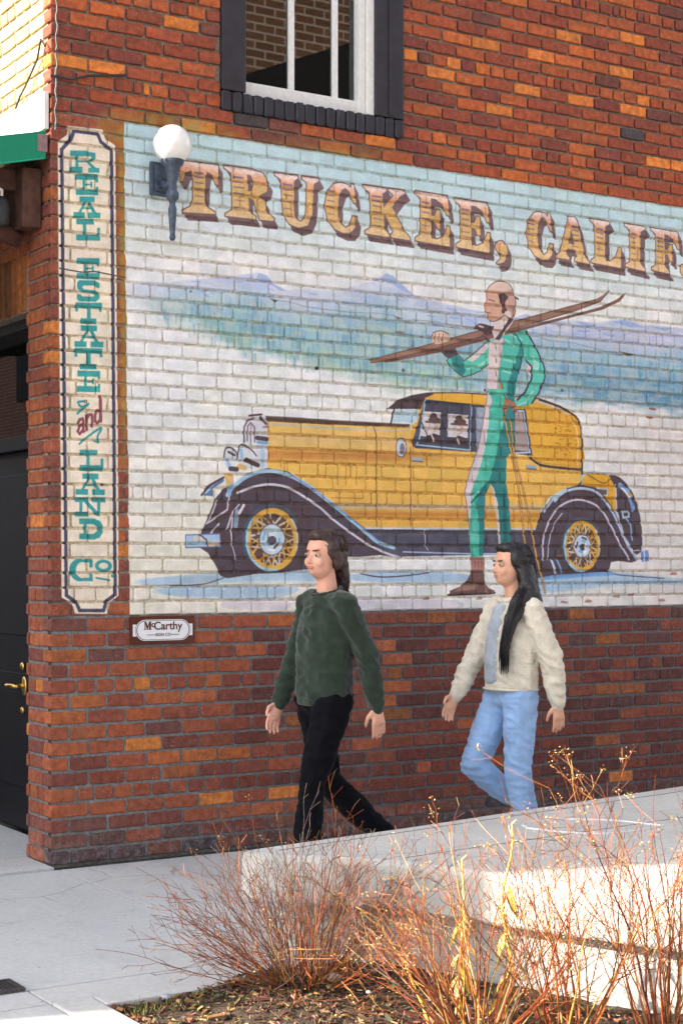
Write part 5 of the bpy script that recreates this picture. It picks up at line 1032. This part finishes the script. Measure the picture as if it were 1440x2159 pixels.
    for i in range(230):
        a = rr.uniform(-2.5, 2.5); zz = rr.uniform(.0, 1.0)
        c = Vector((-.024, 0, 1.527)); top = c+Vector((-math.cos(a)*.093*math.cos(zz), math.sin(a)*.083*math.cos(zz), .084*math.sin(zz)))
        if style == 'a': pts = [top, c+Vector((-math.cos(a*.9)*.10, math.sin(a*.9)*.087, -.01)), Vector((-.085, .03*math.sin(a), 1.45)), Vector((-.118+rr.uniform(-.02, .03), rr.uniform(-.035, .035), 1.37)), Vector((-.10+rr.uniform(-.03, .03), rr.uniform(-.03, .03), 1.31+rr.uniform(-.03, .03)))]
        else:
            s_ = 1 if math.sin(a) > 0 else -1; y_ = s_*rr.uniform(.04, .10)
            if s_ > 0 and rr.random() < .75:
                jf, js = rr.uniform(-.035, .03), rr.uniform(-.03, .03); pts = [top, c+Vector((-math.cos(a)*.09-.01, math.sin(a)*.09, -.02)), Vector((-.04+jf*.5, .092+js*.3, 1.41)), Vector((-.005+jf, .128+js*.6, 1.368)), Vector((.055+jf, .148+js, 1.305)), Vector((.105+jf*.5, .138+js, 1.21)), Vector((.126+jf*.3, .126+js, 1.10)), Vector((.127+jf*.3, .12+js*1.2, .99+rr.uniform(-.05, .06)))]
            else: pts = [top, c+Vector((-math.cos(a)*.09-.01, math.sin(a)*.088, -.02)), Vector((-.07+rr.uniform(-.04, .03), y_*1.0, 1.38)), Vector((-.085+rr.uniform(-.04, .035), y_*1.25, 1.24)), Vector(((-.03 if s_ > 0 else -.11)+rr.uniform(-.05, .04), y_*1.3+.03*(s_ > 0), 1.10)), Vector(((-.0 if s_ > 0 else -.11)+rr.uniform(-.05, .04), y_*1.3+.03*(s_ > 0), 1.0+rr.uniform(-.04, .05)))]
        q = []
        for k_ in range(len(pts)): v = Vector(hd(pts[k_])) if pts[k_].z > 1.36 else pts[k_]; q.append(Vector((-v.x, -v.y, v.z)))
        fine = []
        for k_ in range(len(q)-1):
            for t_ in (0, .5): fine.append(q[k_].lerp(q[k_+1], t_)+Vector((rr.uniform(-1, 1), rr.uniform(-1, 1), 0))*.002)
        fine.append(q[-1]); sm.tube(fine, [.0026]*(len(fine)-1)+[.0008], 3)
    obj('hair_strands', sm.mesh('hair_strands', True), M_hair, hm)
    return root
poseA = dict(turn=math.radians(14), arm_l=((-.012, .148, 1.272), (-.11, .19, 1.045), (-.165, .185, .81)), arm_r=((-.012, -.148, 1.272), (.03, -.195, 1.035), (.13, -.175, .815)),
             leg_l=((0, .085, .83), (.12, .09, .46), (.15, .085, .09)), toe_l=(.285, .095, .03), leg_r=((0, -.085, .83), (-.07, -.085, .45), (-.36, -.08, .19)), toe_r=(-.30, -.09, .045),
             hem=.93, legr=(.082, .063, .066, .078), hem_top=.845, w=.98, slv=(.062, .058, .054, .050, .040))
poseB = dict(turn=math.radians(-4), arm_l=((-.012, .15, 1.272), (-.105, .195, 1.035), (-.15, .19, .80)), arm_r=((-.012, -.15, 1.272), (.09, -.19, 1.03), (.22, -.17, .83)),
             leg_l=((0, .085, .83), (.02, .09, .45), (-.06, .085, .09)), toe_l=(.075, .095, .03), leg_r=((0, -.085, .83), (.17, -.085, .48), (-.10, -.08, .26)), toe_r=(-.03, -.085, .135),
             hem=.90, legr=(.086, .07, .068, .07), hem_top=.865, w=1.0, slv=(.066, .064, .061, .056, .044))
def stand(x, d):
    u = (x-CX_)/F_; return (CAMP[0]+d*(SN+CS*u), CAMP[1]+d*(CS-SN*u), 0)
black_shoe = plain('black_shoe', (.012, .012, .014), .45); white_shoe = plain('white_shoe', (.6, .59, .56), .6)
person('person', 'woman in dark green sweater and black trousers walking left', stand(683, 7.4), math.radians(0), .985, poseA, lin((214, 160, 138)), fabric('dark_green_knit', lin((38, 50, 40)), .95, .3, 18, 420, .9), fabric('black_twill', lin((13, 14, 19)), .9), hair_mat('dark_brown_hair', lin((52, 34, 30))), black_shoe, 'a')
person('person', 'woman with long black hair in cream jacket and light blue jeans', stand(1078, 8.0), math.radians(-4), .955, poseB, lin((216, 164, 136)), fabric('cream_fleece', lin((212, 203, 186)), .98, .12, 22, 260, .9), fabric('light_denim', lin((146, 178, 220)), .9, .22, 7, 500), hair_mat('black_hair', lin((26, 22, 26))), white_shoe, 'b')
# ================================================================ planting
def tinted(name, rough=.8):
    t = NT(name); at = t.node('ShaderNodeAttribute', attribute_name='tint', attribute_type='GEOMETRY'); p = t.pos()
    c = t.mix(1.0, at.outputs['Color'], t.ramp(t.noise(p, 140, 3), [(.3, (.7, .7, .7)), (.7, (1.25, 1.25, 1.25))]), 'MULTIPLY'); return t.fin(c, rough, 0, .3)
M['twig'] = tinted('twig_bark', .65); M['seed'] = tinted('dried_seed', .8); M['chip'] = tinted('wood_chip', .9)
def grow(mb, rr, p, d, L, r, depth, tips, cols, wob=.10, up=.05):
    n = max(4, int(L/.045)); pts = [p.copy()]; rad = [r]; q = p.copy(); dd = d.copy(); c = rr.choice(cols)
    for i in range(n):
        dd = (dd+Vector((rr.gauss(0, wob), rr.gauss(0, wob), rr.gauss(0, wob*.6)+up))).normalized(); q = q+dd*L/n
        if q.z < .0: q.z = .0+rr.random()*.01; dd.z = abs(dd.z)
        pts.append(q.copy()); rad.append(max(.0009, r*(1-.75*(i+1)/n)))
        if depth > 0 and i >= n*.25 and rr.random() < (.62 if depth == 2 else .5):
            ax = dd.orthogonal(); ax.rotate(Matrix.Rotation(rr.uniform(0, 6.28), 3, dd)); sd = (dd+ax.normalized()*rr.uniform(.45, .95)).normalized()
            grow(mb, rr, q, sd, L*rr.uniform(.25, .5)*(1-.4*i/n), max(.0011, rad[-1]*.7), depth-1, tips, cols, wob*1.15, up)
    mb.tube(pts, rad, 4 if r > .0028 else 3, tuple(v*rr.uniform(.75, 1.25) for v in c), False); tips.append((q.copy(), dd.copy()))
def heads(mb, rr, tips, prob, cols, size=.0048):
    for q, d in tips:
        if rr.random() > prob: continue
        for k in range(rr.randint(6, 14)):
            o = q+Vector((rr.gauss(0, .009), rr.gauss(0, .009), rr.gauss(.003, .007))); s = size*rr.uniform(.4, 1.0)
            a = Vector((rr.uniform(-1, 1), rr.uniform(-1, 1), rr.uniform(-1, 1))).normalized()*s; b = a.orthogonal().normalized()*s*.55; n_ = a.cross(b).normalized()*s*.3
            mb.add([o-a, o+b+n_*.4, o+a, o-b+n_*.4, o-n_*.6], [(0, 1, 3), (1, 2, 3), (0, 4, 1), (1, 4, 2), (2, 4, 3), (3, 4, 0)], tuple(v*rr.uniform(.7, 1.25) for v in rr.choice(cols)))
RED = [lin((136, 74, 42)), lin((114, 62, 40)), lin((154, 92, 52)), lin((96, 58, 42)), lin((150, 110, 76))]; ORG_LIT = [lin((146, 80, 38)), lin((120, 62, 32)), lin((158, 100, 52)), lin((98, 56, 36)), lin((170, 128, 80))]  # the orange set puts sunlit warmth into the twig colour
SEED = [lin((214, 164, 92)), lin((190, 136, 76)), lin((224, 184, 118)), lin((160, 110, 66))]
def shrub(label, base, seed, stems, hmax, spread, cols, lean=(0, 0), prob=.3, depth=2, grey=8, r0=.0042):
    rr = random.Random(seed); root = empty('dormant_shrub', base); tag(root, label, 'shrub', 'leafless shrubs in the planter'); mb = MB(); tips = []
    for i in range(stems):
        a = rr.uniform(0, 2*math.pi); tl = spread*math.sqrt(rr.random()); d = Vector((math.cos(a)*math.sin(tl)+lean[0], math.sin(a)*math.sin(tl)+lean[1], math.cos(tl))).normalized()
        p = Vector((math.cos(a)*.07*rr.random()+d.x*.03, math.sin(a)*.07*rr.random()+d.y*.03, -.01)); L = hmax*rr.uniform(.6, 1.05)*(1.0-.15*math.sin(tl))
        grow(mb, rr, p, d, L, r0*rr.uniform(.7, 1.15), depth, tips, cols if i >= grey else [lin((150, 130, 116)), lin((128, 108, 98))], .075, .02)
    o = mb.build('branches', M['twig'], root); o['kind'] = 'stuff'
    hb_ = MB(); heads(hb_, rr, tips, prob, SEED)
    if hb_.v: o = hb_.build('seed_heads', M['seed'], root); o['kind'] = 'stuff'
    return root
def at_floor(x, y): q = flat_pt(x, y, 0.0); return (q[0], q[1], 0.0)
shrub('broad reddish leafless shrub fanning out beside the platform corner', at_floor(640, 2085), 3, 165, .62, 1.2, RED, (-.12, .04), .05, 2, 22, .0030)
shrub('sunlit orange leafless shrub at the bottom edge in front of the platform', at_floor(1010, 2195), 8, 66, .62, 1.0, ORG_LIT+RED[:2], (-.05, .1), .09, 2, 4, .0035)
shrub('tall sparse leafless shrub with seed heads at the right edge', at_floor(1395, 2180), 12, 30, .84, .42, ORG_LIT+RED[:1], (.02, .05), .2, 2, 0, .0042)
shrub('slender leafless shrub with seed heads between the tall and broad ones', at_floor(1195, 2195), 21, 30, .70, .6, ORG_LIT+RED[:1], (-.02, .08), .16, 2, 0, .0038)
# dry yellow stalks with shrivelled leaves
YEL = [lin((222, 186, 104)), lin((206, 160, 72)), lin((234, 206, 140))]
def stalk(label, base, top, seed):
    rr = random.Random(seed); root = empty('dry_stalk', base); tag(root, label, 'stalk', 'dry yellow stalks in the planter'); mb = MB(); pts = []; n = 12; h = top
    for i in range(n+1): pts.append((.012*math.sin(i*.8+seed)+.02*i/n, .01*math.cos(i*.9), h*i/n))
    mb.tube(pts, [.0065*(1-.5*i/n) for i in range(n+1)], 6, YEL[0]); mb.tube([pts[-1], (pts[-1][0]+.02, pts[-1][1], h+.012)], .003, 4, YEL[2]); mb.tube([pts[-2], (pts[-2][0]-.025, pts[-2][1]-.01, h+.0)], .002, 4, YEL[2]); mb.build('stem', M['twig'], root, True)
    lb = MB()
    for k in range(26):
        z_ = h*rr.uniform(.12, .72); a = rr.uniform(0, 6.28); L = rr.uniform(.03, .085); w = L*.16; p = Vector((.015*z_/h, 0, z_)); d = Vector((math.cos(a), math.sin(a), -.9)).normalized(); s_ = d.cross(Vector((0, 0, 1))).normalized()
        q = [p]; v = []
        for i in range(5): t_ = i/4; c = p+d*L*t_+Vector((0, 0, -.03*t_*t_)); ww = w*math.sin(math.pi*(t_*.85+.1)); tw = s_*math.cos(t_*2+k)+Vector((0, 0, 1))*math.sin(t_*2+k); v += [c-tw*ww, c+d.cross(tw)*ww*.5, c+tw*ww]
        lb.add(v, [(i*3+j, i*3+j+1, i*3+j+4, i*3+j+3) for i in range(4) for j in (0, 1)], tuple(c_*rr.uniform(.7, 1.1) for c_ in rr.choice(YEL)))
    o = lb.build('dry_leaves', M['seed'], root); o['kind'] = 'stuff'
stalk('thick pale dry stalk with shrivelled yellow leaves, left of the pair', at_floor(968, 2150), .50, 2); stalk('tall bare pale stalk standing in front of the platform top', at_floor(1062, 2150), .61, 5)
# bent golden stem arching between the two broad shrubs
bs = MB(); P0 = Vector(at_floor(905, 2170)); P1 = Vector(flat_pt(845, 1960, .2)); P2 = Vector(flat_pt(745, 1885, .3)); P3 = Vector(flat_pt(665, 1895, .33)); pts = []
for i in range(25): t_ = i/24; pts.append(P0*(1-t_)**3+P1*3*t_*(1-t_)**2+P2*3*t_*t_*(1-t_)+P3*t_**3+Vector((0, 0, .006*math.sin(i*1.3))))
bs.tube(pts, [.0042*(1-.7*i/24) for i in range(25)], 5, lin((196, 158, 74))); o = bs.build('bent_stem', M['twig']); tag(o, 'long golden stem arching over the mulch between two shrubs', 'stem')
# wood chips, litter, pebbles
rr = random.Random(77); cb = MB(); CH = [lin((120, 86, 60)), lin((92, 66, 48)), lin((160, 124, 90)), lin((70, 52, 40)), lin((186, 152, 116)), lin((110, 92, 78))]
for i in range(9500):
    x = rr.uniform(-.765, 1.2); y = -2.375-abs(rr.random())**1.2*1.5
    if x > .30+(-2.45-y)*.40+.0: continue
    L = rr.uniform(.005, .014) if rr.random() < .95 else rr.uniform(.016, .03); w = L*rr.uniform(.16, .42); h = w*rr.uniform(.25, .6); zc_ = mulch_h(x, y)+.004+rr.random()*.010
    m_ = Matrix.Translation((x, y, zc_)) @ Matrix.Rotation(rr.uniform(0, 6.28), 4, 'Z') @ Matrix.Rotation(rr.gauss(0, .35), 4, 'Y') @ Matrix.Rotation(rr.gauss(0, .5), 4, 'X')
    v = [(-L, -w*.6, -h), (L, -w, -h), (L*.9, w, -h), (-L*.95, w*.8, -h), (-L*.9, -w*.5, h), (L*.92, -w*.8, h), (L*.8, w*.9, h), (-L, w*.6, h)]
    cb.add([m_ @ Vector(q) for q in v], [(3, 2, 1, 0), (4, 5, 6, 7), (0, 1, 5, 4), (1, 2, 6, 5), (2, 3, 7, 6), (3, 0, 4, 7)], tuple(c*rr.uniform(.42, .92) for c in rr.choice(CH)))
o = cb.build('wood_chips', M['chip']); tag(o, 'brown wood chip mulch covering the planter', 'mulch', kind='stuff')
gb = MB()
for i in range(110):
    x = -.74+abs(rr.gauss(0, .14)); y = -2.39-rr.random()*.12; L = rr.uniform(.015, .04); a = rr.uniform(0, 6.28); p = Vector((x, y, mulch_h(x, y))); t_ = Vector((math.cos(a)*.5, math.sin(a)*.5, 1))*L; s_ = Vector((-math.sin(a), math.cos(a), 0))*.0014
    gb.add([p-s_, p+s_, p+t_*.6+s_*.7, p+t_*.6-s_*.7, p+t_+Vector((math.cos(a), math.sin(a), -.3))*L*.25], [(0, 1, 2, 3), (3, 2, 4)], rr.choice([lin((96, 116, 52)), lin((150, 146, 80)), lin((120, 130, 60))]))
o = gb.build('grass_tufts', M['seed']); tag(o, 'sparse green grass sprouting at the planter corner', 'grass', kind='stuff')
for i, (x_, y_, r_, lb_) in enumerate(((352, 2103, .020, 'grey pebble on the mulch near the planter kerb'), (705, 2092, .030, 'rounded tan stone on the mulch under the broad shrub'), (777, 2108, .009, 'tiny white pebble on the mulch in the middle of the planter'))):
    bm = bmesh.new(); bmesh.ops.create_icosphere(bm, subdivisions=2, radius=r_)
    for v in bm.verts: v.co *= 1+.25*mnoise.noise(v.co*60+Vector((i, 0, 0))); v.co.z *= .65
    me = bpy.data.meshes.new('pebble'); bm.to_mesh(me); bm.free(); me.shade_smooth(); q = at_floor(x_, y_); o = obj('pebble', me, plain('pebble_%d' % i, [(.36, .38, .42), (.42, .34, .26), (.7, .7, .68)][i], .7, 0, .3, 50, .4), None, (q[0], q[1], mulch_h(q[0], q[1])+r_*.45)); tag(o, lb_, 'pebble')
